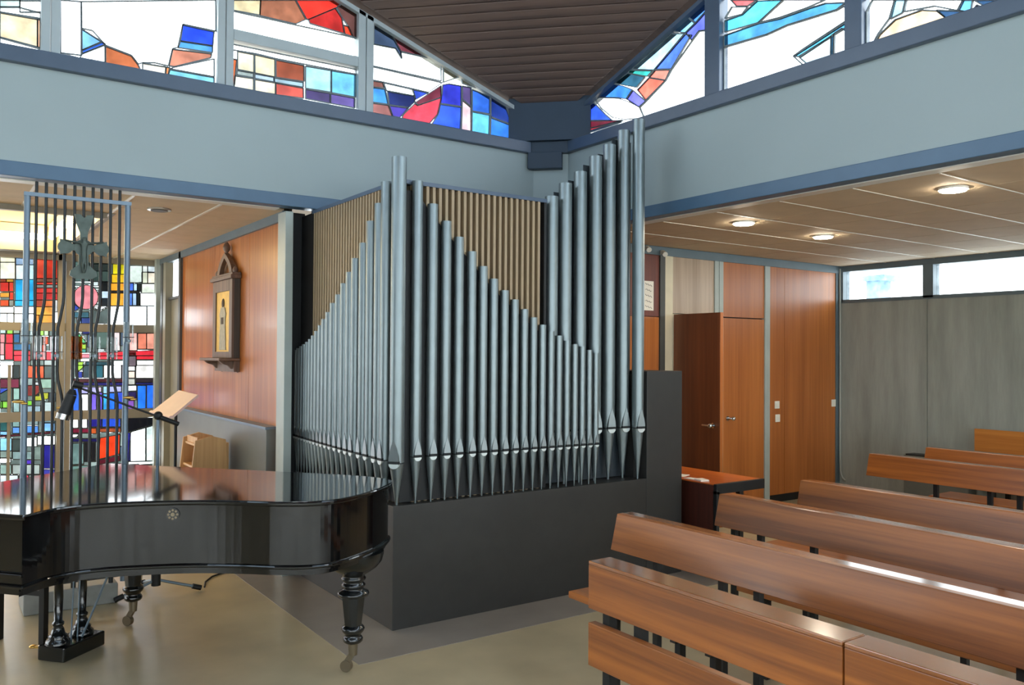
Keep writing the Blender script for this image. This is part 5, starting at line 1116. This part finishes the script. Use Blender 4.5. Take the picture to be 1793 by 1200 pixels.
pew(2.952, 3.253, 'brown wooden pew in the second row, behind the front desk board', -.03, legs=(.25, .67, .87, 1.95, 3.2, 4.3), sd=.30)
pew(3.880, 3.375, 'brown wooden pew in the third row, level with the organ end box', .48, legs=(.08, .27, .62, 1.9, 3.1, 4.3))
pew(4.765, 3.450, 'brown wooden pew in the fourth row, just behind the small table', .0, legs=(.30, 1.25, 2.2, 3.4, 4.4))
pew(6.575, 4.080, 'brown wooden pew in front of the concrete wall, second from the back', .25, legs=(.555, .97, 1.18, 2.4, 3.6))
pew(7.480, 4.080, 'brown wooden pew nearest the concrete wall, partly hidden by another', .25, legs=(.555, 1.18, 2.4, 3.6))

fd = thing('pew_front_desk', (2.2, 2.59, 0), 'front pew screen of two orange-brown boards nearest the camera', 'pew front')
for a, b in ((1.449, 2.594), (-.60, 1.443)):
    box('upper_board', 'pew', (2.200, 2.238, a, b, .624, .800), fd, .003)
    box('top_ledge', 'pewtop', (2.200, 2.318, a, b, .800, .815), fd, .003)
    box('lower_board', 'pew', (2.200, 2.238, a, b, .395, .567), fd, .003)
for y in (2.53, 2.35, 1.30, .1, -.45):
    box('leg', 'blackmatt', (2.24, 2.28, y - .02, y + .02, 0, .798), fd)
    box('foot', 'blackmatt', (2.20, 2.48, y - .018, y + .018, 0, .03), fd)

wbn = thing('wall_bench', (8.9, 4.34, 0), 'light orange wooden bench back against the concrete wall', 'bench')
box('backrest', 'bench_lt', (8.90, 8.94, 1.2, 4.339, .66, .908), wbn, .003)
box('seat', 'bench_lt', (8.52, 8.90, 1.2, 4.30, .42, .455), wbn, .004)
for y in (4.0, 2.6, 1.4):
    box('leg', 'blackmatt', (8.86, 8.895, y - .02, y + .02, 0, .42), wbn)
    box('leg', 'blackmatt', (8.55, 8.59, y - .02, y + .02, 0, .42), wbn)

# small table beside the organ
tb = thing('side_table', (4.8, 4.23, 0), 'small table with orange top and black edges beside the organ', 'table')
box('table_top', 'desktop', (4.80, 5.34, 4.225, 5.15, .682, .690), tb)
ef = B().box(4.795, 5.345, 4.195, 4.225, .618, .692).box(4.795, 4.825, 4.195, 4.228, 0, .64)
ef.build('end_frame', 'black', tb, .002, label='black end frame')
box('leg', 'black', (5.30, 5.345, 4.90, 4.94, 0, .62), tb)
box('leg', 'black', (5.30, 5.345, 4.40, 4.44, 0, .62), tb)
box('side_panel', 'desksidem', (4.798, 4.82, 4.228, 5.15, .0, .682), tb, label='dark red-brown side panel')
for i, (x, y, sx, sy, rz, lab) in enumerate([(4.90, 4.72, .07, .10, .4, 'white paper slip at the back of the small table'),
                                             (4.87, 4.50, .035, .06, .1, 'narrow cream paper slip in the middle of the small table'),
                                             (4.86, 4.40, .035, .05, -.3, 'small white folded card near the end of the small table')]):
    c, s_ = math.cos(rz), math.sin(rz)
    o = B().obox((x, y, .6925 + .004 * (i == 2)), (sx * c, sx * s_, 0), (-sy * s_, sy * c, 0), (0, 0, .0015 + .004 * (i == 2))).build('paper_slip', 'paper')
    tag(o, lab, 'paper', 'papers on the small table')

# ================================================================== METAL CANDLE SCREEN
sc = thing('candle_screen', (.78, 6.02, 0), 'tall metal screen of vertical bars holding glass candle cups', 'screen')
YS = 6.02
for x in (.493, 1.075):
    B().cyl((x, YS, .13), (x, YS, 2.64), .019, n=14).build('upright', 'steel', sc)
box('top_bar', 'steel', (.474, 1.094, YS - .02, YS + .02, 2.625, 2.648), sc)
bx = [.5432, .5969, .648, .7029, .7585, .8114, .8649, .9157, .9704, 1.0257]
for i in range(5):
    xl, xr = bx[2 * i], bx[2 * i + 1]
    B().cyl((xl, YS, .18), (xl, YS, 2.72), .0095, n=10).build('bar', 'iron', sc)
    m = xl + .024
    pts = [(xr, YS, 2.72), (xr, YS, 2.0), (xr - .003, YS, 1.955), (m + .012, YS, 1.86), (m, YS, 1.80), (m, YS, 1.52), (m + .004, YS, 1.47), (xr - .006, YS, 1.37), (xr, YS, 1.33), (xr, YS, .18)]
    B().tube(pts, .0095, 10).build('bar', 'iron', sc)
box('bottom_rail', 'iron', (.474, 1.094, YS - .02, YS + .02, .165, .195), sc)
box('mid_rail', 'iron', (.474, .80, YS - .012, YS + .012, .255, .275), sc)
B().box(.50, 1.04, 5.985, 6.30, 0, .13).build('plinth', 'stone', sc, .008, label='grey stone plinth')
for x in (.55, .78, 1.0):
    B().cyl((x, YS, .13), (x, YS, .17), .015, n=10).build('stub', 'iron', sc)
lf = [(.46, 1.335, .05), (.70, 1.29, .05), (1.09, 1.345, .10)]
for x, z, l in lf:
    B().sphere((x, YS - .03, z), .022, sc=(1.6, .5, .45)).sphere((x + .03, YS - .03, z - .012), .014, sc=(1.5, .5, .5)).build('leaf', 'gold', sc, label='small gilt leaf')
cups = [(.493, 1.70, 'left end'), (bx[0] + .022, 1.60, 'second'), (bx[2] + .012, 1.60, 'third'), (bx[4] + .012, 1.60, 'amber'),
        (bx[6] + .012, 1.60, 'fifth'), (bx[8] + .008, 1.60, 'sixth'), (1.075, 1.70, 'right end')]
lab = {'left end': 'clear glass candle cup on the left upright of the metal screen',
       'second': 'clear glass candle cup, second from the left on the metal screen',
       'third': 'clear glass candle cup just left of the amber cup on the metal screen',
       'amber': 'amber glass candle cup in the middle of the metal screen',
       'fifth': 'clear glass candle cup just right of the amber cup on the metal screen',
       'sixth': 'clear glass candle cup, second from the right on the metal screen',
       'right end': 'clear glass candle cup on the right upright of the metal screen'}
for x, z, k in cups:
    y = YS - .075
    v = thing('candle_cup', (x, y, z), lab[k], 'candle cup', 'glass candle cups on the metal screen')
    g = B()
    g.cyl((x, y, z), (x, y, z + .145), .033, n=20, caps=False)
    g.cyl((x, y, z + .145), (x, y, z + .012), .030, n=20, caps=False)
    g.cyl((x, y, z), (x, y, z + .012), .033, n=20)
    g.build('glass', 'amber' if k == 'amber' else 'votive', v)
    B().cyl((x, y, z + .013), (x, y, z + .03), .016, n=16).build('candle', 'steel', v)
    h = B()
    for q in range(16):
        a0, a1 = 2 * PI * q / 16, 2 * PI * (q + 1) / 16
        h.bar((x + .035 * math.cos(a0), y + .035 * math.sin(a0), z + .045), (x + .035 * math.cos(a1), y + .035 * math.sin(a1), z + .045), .004)
    h.bar((x, y + .034, z + .045), (x, YS - .02, z + .045), .006)
    h.build('ring_holder', 'iron', v)

# crucifix hung on the screen
cx_, cz_ = .810, 2.318
cru = thing('crucifix', (cx_, 5.985, 2.12), 'bronze crucifix with flared arms hanging on the metal screen', 'crucifix')
def arm(ang, L, w0, w1):
    c, s = math.cos(ang), math.sin(ang)
    pts = [(0, -w0), (L * .45, -w0), (L * .72, -w1 * .8), (L, -w1), (L, -w1 * .35), (L * .9, 0), (L, w1 * .35), (L, w1), (L * .72, w1 * .8), (L * .45, w0), (0, w0)]
    return [(cx_ + a * c - b * s, cz_ + a * s + b * c) for a, b in pts]
cb = B()
for ang, L, w0, w1 in ((0, .136, .02, .05), (PI, .136, .02, .05), (PI / 2, .215, .022, .055)):
    cb.prism(arm(ang, L, w0, w1), fy, 5.985, 6.002)
cb.prism([(cx_ - .028, cz_ - .02), (cx_ - .03, cz_ - .11), (cx_ - .075, cz_ - .15), (cx_ - .08, cz_ - .18), (cx_ - .05, cz_ - .20), (cx_ + .05, cz_ - .20), (cx_ + .08, cz_ - .18),
          (cx_ + .075, cz_ - .15), (cx_ + .03, cz_ - .11), (cx_ + .028, cz_ - .02)], fy, 5.985, 6.002)
cb.prism([(cx_ + .055 * math.cos(2 * PI * k / 16), cz_ + .055 * math.sin(2 * PI * k / 16)) for k in range(16)], fy, 5.983, 6.004)
for dx, dz in ((-.105, 0), (.105, 0)):
    cb.prism([(cx_ + dx + .044 * math.cos(2 * PI * k / 16), cz_ + dz + .044 * math.sin(2 * PI * k / 16)) for k in range(16)], fy, 5.982, 6.005)
cb.build('cross', 'bronze', cru)
# corpus: one skinned figure with outstretched arms
me = bpy.data.meshes.new('corpus')
cp = [(0, -.02, -.06), (0, -.022, -.02), (0, -.02, .025), (0, -.026, .042), (0, -.03, .066),
      (.03, -.018, .03), (.075, -.014, .035), (.115, -.012, .045), (-.03, -.018, .03), (-.075, -.014, .035), (-.115, -.012, .045),
      (.010, -.024, -.11), (.004, -.016, -.165), (-.010, -.024, -.11), (-.004, -.018, -.165)]
ed = [(0, 1), (1, 2), (2, 3), (3, 4), (2, 5), (5, 6), (6, 7), (2, 8), (8, 9), (9, 10), (0, 11), (11, 12), (0, 13), (13, 14)]
me.from_pydata([(cx_ + a, 5.985 + b, cz_ + c) for a, b, c in cp], ed, [])
co = bpy.data.objects.new('corpus', me)
COL.objects.link(co)
co.parent = cru
co.location = -cru.location
co.data.materials.append(M['bronze'])
sk = co.modifiers.new('skin', 'SKIN')
rad = [.018, .017, .020, .009, .016, .010, .008, .006, .010, .008, .006, .011, .007, .011, .007]
for i, r in enumerate(rad):
    me.skin_vertices[0].data[i].radius = (r, r * .8)
me.skin_vertices[0].data[0].use_root = True
co.modifiers.new('sub', 'SUBSURF').levels = 1

# ================================================================== MICROPHONE, MUSIC STAND, LECTERN
ms = thing('microphone_stand', (1.27, 5.97, 0), 'microphone stand with three splayed feet and a long boom', 'stand')
hub = Vector((1.27, 5.97, .12))
for ex, ey in ((1.014, 5.963), (1.562, 5.961), (1.25, 6.32)):
    lg = B().cyl(hub, (ex, ey, .022), .010, n=10).build('leg', 'steel', ms)
    d = (Vector((ex, ey, .022)) - hub).normalized()
    B().cyl(Vector((ex, ey, .022)) - d * .06, Vector((ex, ey, .022)), .018, n=10).build('rubber_foot', 'blackmatt', lg)
B().cyl((1.27, 5.97, .08), (1.27, 5.97, .17), .03, n=14).build('hub', 'blackmatt', ms)
B().cyl((1.27, 5.97, .15), (1.27, 5.97, 1.225), .011, n=12).build('pole', 'steel', ms)
B().sphere((1.27, 5.965, 1.22), .030).build('clamp', 'blackmatt', ms)
B().cyl((1.36, 5.96, 1.175), (.77, 5.92, 1.425), .007, n=10).build('boom', 'black', ms)
B().cyl((1.40, 5.965, 1.158), (1.28, 5.955, 1.209), .016, n=12).build('counterweight', 'blackmatt', ms)
B().cyl((.750, 5.92, 1.445), (.805, 5.92, 1.430), .022, n=12).build('swivel', 'blackmatt', ms)
mic = thing('microphone', (.72, 5.92, 1.2), 'black microphone with chrome end hanging from the boom', 'microphone')
mb = B().cyl((.749, 5.92, 1.408), (.742, 5.92, 1.375), .018, .032, 18).cyl((.742, 5.92, 1.375), (.702, 5.92, 1.255), .032, .036, 18)
mb.build('body', 'blackmatt', mic)
B().cyl((.702, 5.92, 1.255), (.692, 5.92, 1.222), .040, .040, 18).build('grille', 'chrome', mic, label='chrome end')
cd = B().tube([(1.60, 6.02, .007), (1.64, 6.15, .007), (1.72, 6.27, .007), (1.85, 6.36, .007), (2.0, 6.40, .007), (2.10, 6.42, .007)], .006, 6).build('cable', 'black')
tag(cd, 'thin dark cable running from the microphone stand over the floor', 'cable')

mu = thing('music_stand', (1.66, 7.02, 0), 'music stand with a tilted pale pink desk board', 'music stand')
a = [Vector((1.482, 6.93, 1.165)), Vector((1.576, 7.0, 1.143))]
n_ = Vector((.05, 0, -.08))
B().hexa([(1.472, 7.16, 1.168), (1.556, 6.86, 1.143), (1.765, 6.90, 1.310), (1.690, 7.20, 1.335),
          (1.482, 7.16, 1.153), (1.566, 6.86, 1.128), (1.775, 6.90, 1.295), (1.700, 7.20, 1.320)]).build('desk_board', 'pinkdesk', mu)
B().hexa([(1.455, 7.165, 1.168), (1.539, 6.855, 1.143), (1.556, 6.855, 1.155), (1.472, 7.165, 1.180),
          (1.462, 7.165, 1.146), (1.546, 6.855, 1.121), (1.563, 6.855, 1.133), (1.479, 7.165, 1.158)]).build('ledge', 'pinkdesk', mu)
B().cyl((1.63, 7.03, .12), (1.63, 7.03, 1.19), .012, n=12).build('pole', 'blackmatt', mu)
B().cyl((1.50, 7.04, 1.14), (1.63, 7.03, 1.19), .012, n=10).build('bracket', 'blackmatt', mu)
for k in range(3):
    q = 2 * PI * k / 3 + .5
    B().cyl((1.63, 7.03, .16), (1.63 + .25 * math.cos(q), 7.03 + .25 * math.sin(q), .012), .010, n=8).build('leg', 'blackmatt', mu)

le = thing('lectern', (1.93, 7.15, 0), 'small beech wood lectern with open shelves by the wood wall', 'lectern')
def lect(u, y, z):
    return (u, y, z)
for y0, y1 in ((7.00, 7.02), (7.38, 7.40)):
    B().prism([(1.68, 0), (2.08, 0), (2.02, .93), (1.90, .965), (1.775, .93)], lambda u, v, d: (u, d, v), y0, y1).build('side_panel', 'lect', le, .003)
B().box(2.03, 2.05, 7.02, 7.38, .05, .90).build('back_panel', 'lect', le)
for z, x0 in ((.88, 1.79), (.70, 1.775), (.45, 1.74), (.15, 1.71)):
    box('shelf', 'lect', (x0, 2.03, 7.02, 7.38, z, z + .018), le)
B().box(1.80, 1.812, 7.04, 7.36, .898, .95).build('top_lip', 'lect', le)

hp = thing('convector', (2.16, 7.7, 0), 'long low grey convector panel along the wood wall', 'heater')
box('front_panel', 'panelgrey', (2.12, 2.205, 6.30, 9.10, .12, 1.06), hp, .004)
box('top_cap', 'steel', (2.11, 2.208, 6.29, 9.12, 1.06, 1.08), hp, label='light metal top edge')
for y in (6.5, 7.7, 8.9):
    box('foot', 'black', (2.13, 2.19, y, y + .06, 0, .12), hp)

# ================================================================== SHRINE ON THE WALL
sh = thing('wall_shrine', (2.18, 7.57, 1.5), 'dark wooden wall shrine with gold picture and pointed arch on top', 'shrine')
XF, XB = 2.135, 2.208
box('case', 'shrinedark', (XF + .02, XB, 7.27, 7.86, 1.60, 2.29), sh, .003)
box('cornice', 'shrinewood', (XF - .02, XB, 7.24, 7.89, 2.29, 2.325), sh, .006)
box('cornice_cap', 'shrinewood', (XF - .005, XB, 7.25, 7.88, 2.325, 2.345), sh, .004)
fr = B().box(XF, XF + .022, 7.27, 7.355, 1.60, 2.29).box(XF, XF + .022, 7.775, 7.86, 1.60, 2.29)
fr.box(XF, XF + .022, 7.355, 7.775, 2.19, 2.29).box(XF, XF + .022, 7.355, 7.775, 1.60, 1.655)
fr.build('picture_frame', 'shrinewood', sh, .004)
pc = box('picture', 'goldleaf', (XF + .012, XF + .02, 7.355, 7.775, 1.655, 2.19), sh, label='gold ground picture of a standing robed figure')
fg = B().prism([(7.47, 1.67), (7.66, 1.67), (7.655, 1.80), (7.64, 1.92), (7.66, 1.99), (7.625, 2.045), (7.59, 2.055), (7.54, 2.055), (7.505, 2.045), (7.47, 1.99), (7.495, 1.92), (7.48, 1.80)], fx, XF + .004, XF + .013)
fg.build('figure', 'robe', pc, .003, label='pale grey robe')
B().sphere((XF + .012, 7.565, 2.085), .038, sc=(.35, 1, 1.2)).build('head', 'hair', pc, label='dark haired head')
B().prism([(7.53, 1.90), (7.60, 1.90), (7.60, 1.96), (7.53, 1.96)], fx, XF + .001, XF + .008).build('book', 'hair', pc, label='dark book')
box('shelf', 'shrinewood', (XF - .11, XB, 7.25, 7.88, 1.575, 1.60), sh, .006)
for y in (7.31, 7.78):
    B().prism([(XB, 1.575), (XF - .09, 1.575), (XF - .06, 1.55), (XF - .01, 1.535), (XF + .01, 1.51), (XF + .06, 1.49), (XB, 1.47)], lambda u, v, d: (u, d, v), y, y + .04).build('bracket', 'shrinewood', sh, .003)
box('apron', 'shrinewood', (XB - .05, XB, 7.27, 7.86, 1.48, 1.575), sh)
gb = []
for k in range(11):
    t = k / 10
    gb.append((7.565 - .215 * (1 - t ** 1.9) - .012 * (1 - t), 2.345 + .195 * t))
out_ = gb + [(2 * 7.565 - a, b) for a, b in gb[::-1]]
inn = [(7.565 + (a - 7.565) * .66, 2.345 + (b - 2.345) * .74) for a, b in out_]
ga = B()
for i in range(len(out_) - 1):
    ga.prism([out_[i], out_[i + 1], inn[i + 1], inn[i]], fx, XF + .015, XF + .055)
ga.build('pointed_arch', 'shrinewood', sh)
B().lathe((XF + .035, 7.565, 2.525), [(.012, 0), (.014, .02), (.03, .04), (.034, .065), (.026, .085), (.010, .11)], 12).build('finial', 'shrinewood', sh)
for y in (7.30, 7.83):
    B().lathe((XF + .035, y, 2.345), [(.018, 0), (.024, .02), (.020, .035), (.012, .05)], 10).build('corner_knob', 'shrinewood', sh)

# ================================================================== SMALL FITTINGS
dl = [(5.323, 2.724, 'lit round ceiling downlight nearest the right edge'), (5.358, 4.417, 'lit round ceiling downlight nearest the organ pipes'),
      (6.525, 4.493, 'lit round ceiling downlight over the middle pews')]
for x, y, l in dl:
    t = thing('downlight', (x, y, ZT), l, 'ceiling lamp', 'downlights in the right aisle ceiling')
    B().cyl((x, y, ZT - .018), (x, y, ZT - .004), .088, n=28).build('trim_ring', 'white', t)
    B().cyl((x, y, ZT - .026), (x, y, ZT - .0185), .076, n=28).build('lens', 'lamp', t)
t = thing('downlight', (1.406, 6.649, ZT), 'unlit round ceiling downlight in the chapel ceiling', 'ceiling lamp')
B().cyl((1.406, 6.649, ZT - .016), (1.406, 6.649, ZT - .004), .085, n=28).build('trim_ring', 'lampoff', t)
B().cyl((1.406, 6.649, ZT - .022), (1.406, 6.649, ZT - .0165), .06, n=28).build('lens', 'postdk', t)
for (a, b, l) in (((-3.3, 10.10, ZT + .13), (1.0, 10.10, ZT + .13), 'glowing tube lamp along the back of the raised chapel ceiling'),
                  ((1.05, 7.6, ZT + .13), (1.05, 10.0, ZT + .13), 'glowing tube lamp along the right side of the raised chapel ceiling')):
    t = thing('tube_lamp', a, l, 'ceiling lamp')
    B().cyl(a, b, .032, n=12).build('tube', 'tube', t)
    d = (Vector(b) - Vector(a)) / 2
    B().bar(Vector(a) + Vector((0, 0, .078)), Vector(b) + Vector((0, 0, .078)), .06, .09).build('batten', 'white', t)

for x, z, l in ((7.80, 1.10, 'upper white light switch on the orange wood panel'), (7.81, .95, 'lower white light switch on the orange wood panel'),
                (8.86, 1.09, 'white light switch beside the concrete wall corner')):
    t = thing('light_switch', (x, YL, z), l, 'switch', 'light switches on the wood wall')
    box('plate', 'white', (x - .04, x + .04, YL - .010, YL - .001, z - .042, z + .042), t, .003)
    box('rocker', 'white', (x - .022, x + .022, YL - .014, YL - .010, z - .022, z + .022), t, .002)
nt_ = thing('notice_sheet', (5.82, YL, 2.2), 'white paper notice with handwriting beside the door frame', 'notice')
box('sheet', 'paper', (5.745, 5.875, YL - .006, YL - .002, 2.09, 2.38), nt_)
ik = B()
for k in range(5):
    z = 2.36 - .055 * k
    pts = [(5.76 + .018 * j, YL - .0075, z - .012 * ((j + k) % 2) - .004 * j) for j in range(6)]
    for p, q in zip(pts, pts[1:]):
        ik.bar(p, q, .004, .002)
ik.build('handwriting', 'ink', nt_)
for x, z, l in ((5.746, 2.70, 'small white spotlight nearest the organ pipes'), (5.965, 2.672, 'small white spotlight above the dark post')):
    t = thing('spotlight', (x, YL - .06, z), l, 'spotlight', 'spotlights on the grey rail')
    box('mount', 'white', (x - .018, x + .018, YL - .05, YL - .022, z - .02, z + .02), t, .003)
    B().cyl((x - .01, YL - .06, z), (x - .035, YL - .11, z - .03), .018, .026, 14).build('head', 'white', t)
cb_ = B().tube([(8.955, 5.935, 2.70), (8.955, 5.93, 1.6), (8.955, 5.93, .45), (8.955, 5.925, .28), (8.955, 5.90, .20), (8.955, 5.86, .17)], .012, 8).build('wall_cable', 'cable')
tag(cb_, 'grey cable running down the corner of the concrete wall', 'cable')
ht = thing('heater_box', (8.88, 4.7, 0), 'grey heater box under the concrete wall behind the pews', 'heater')
box('body', 'heater', (8.80, 8.97, 4.35, 5.05, .0, .57), ht, .01)
box('top_grille', 'black', (8.81, 8.965, 4.37, 5.03, .57, .585), ht, label='dark top grille')
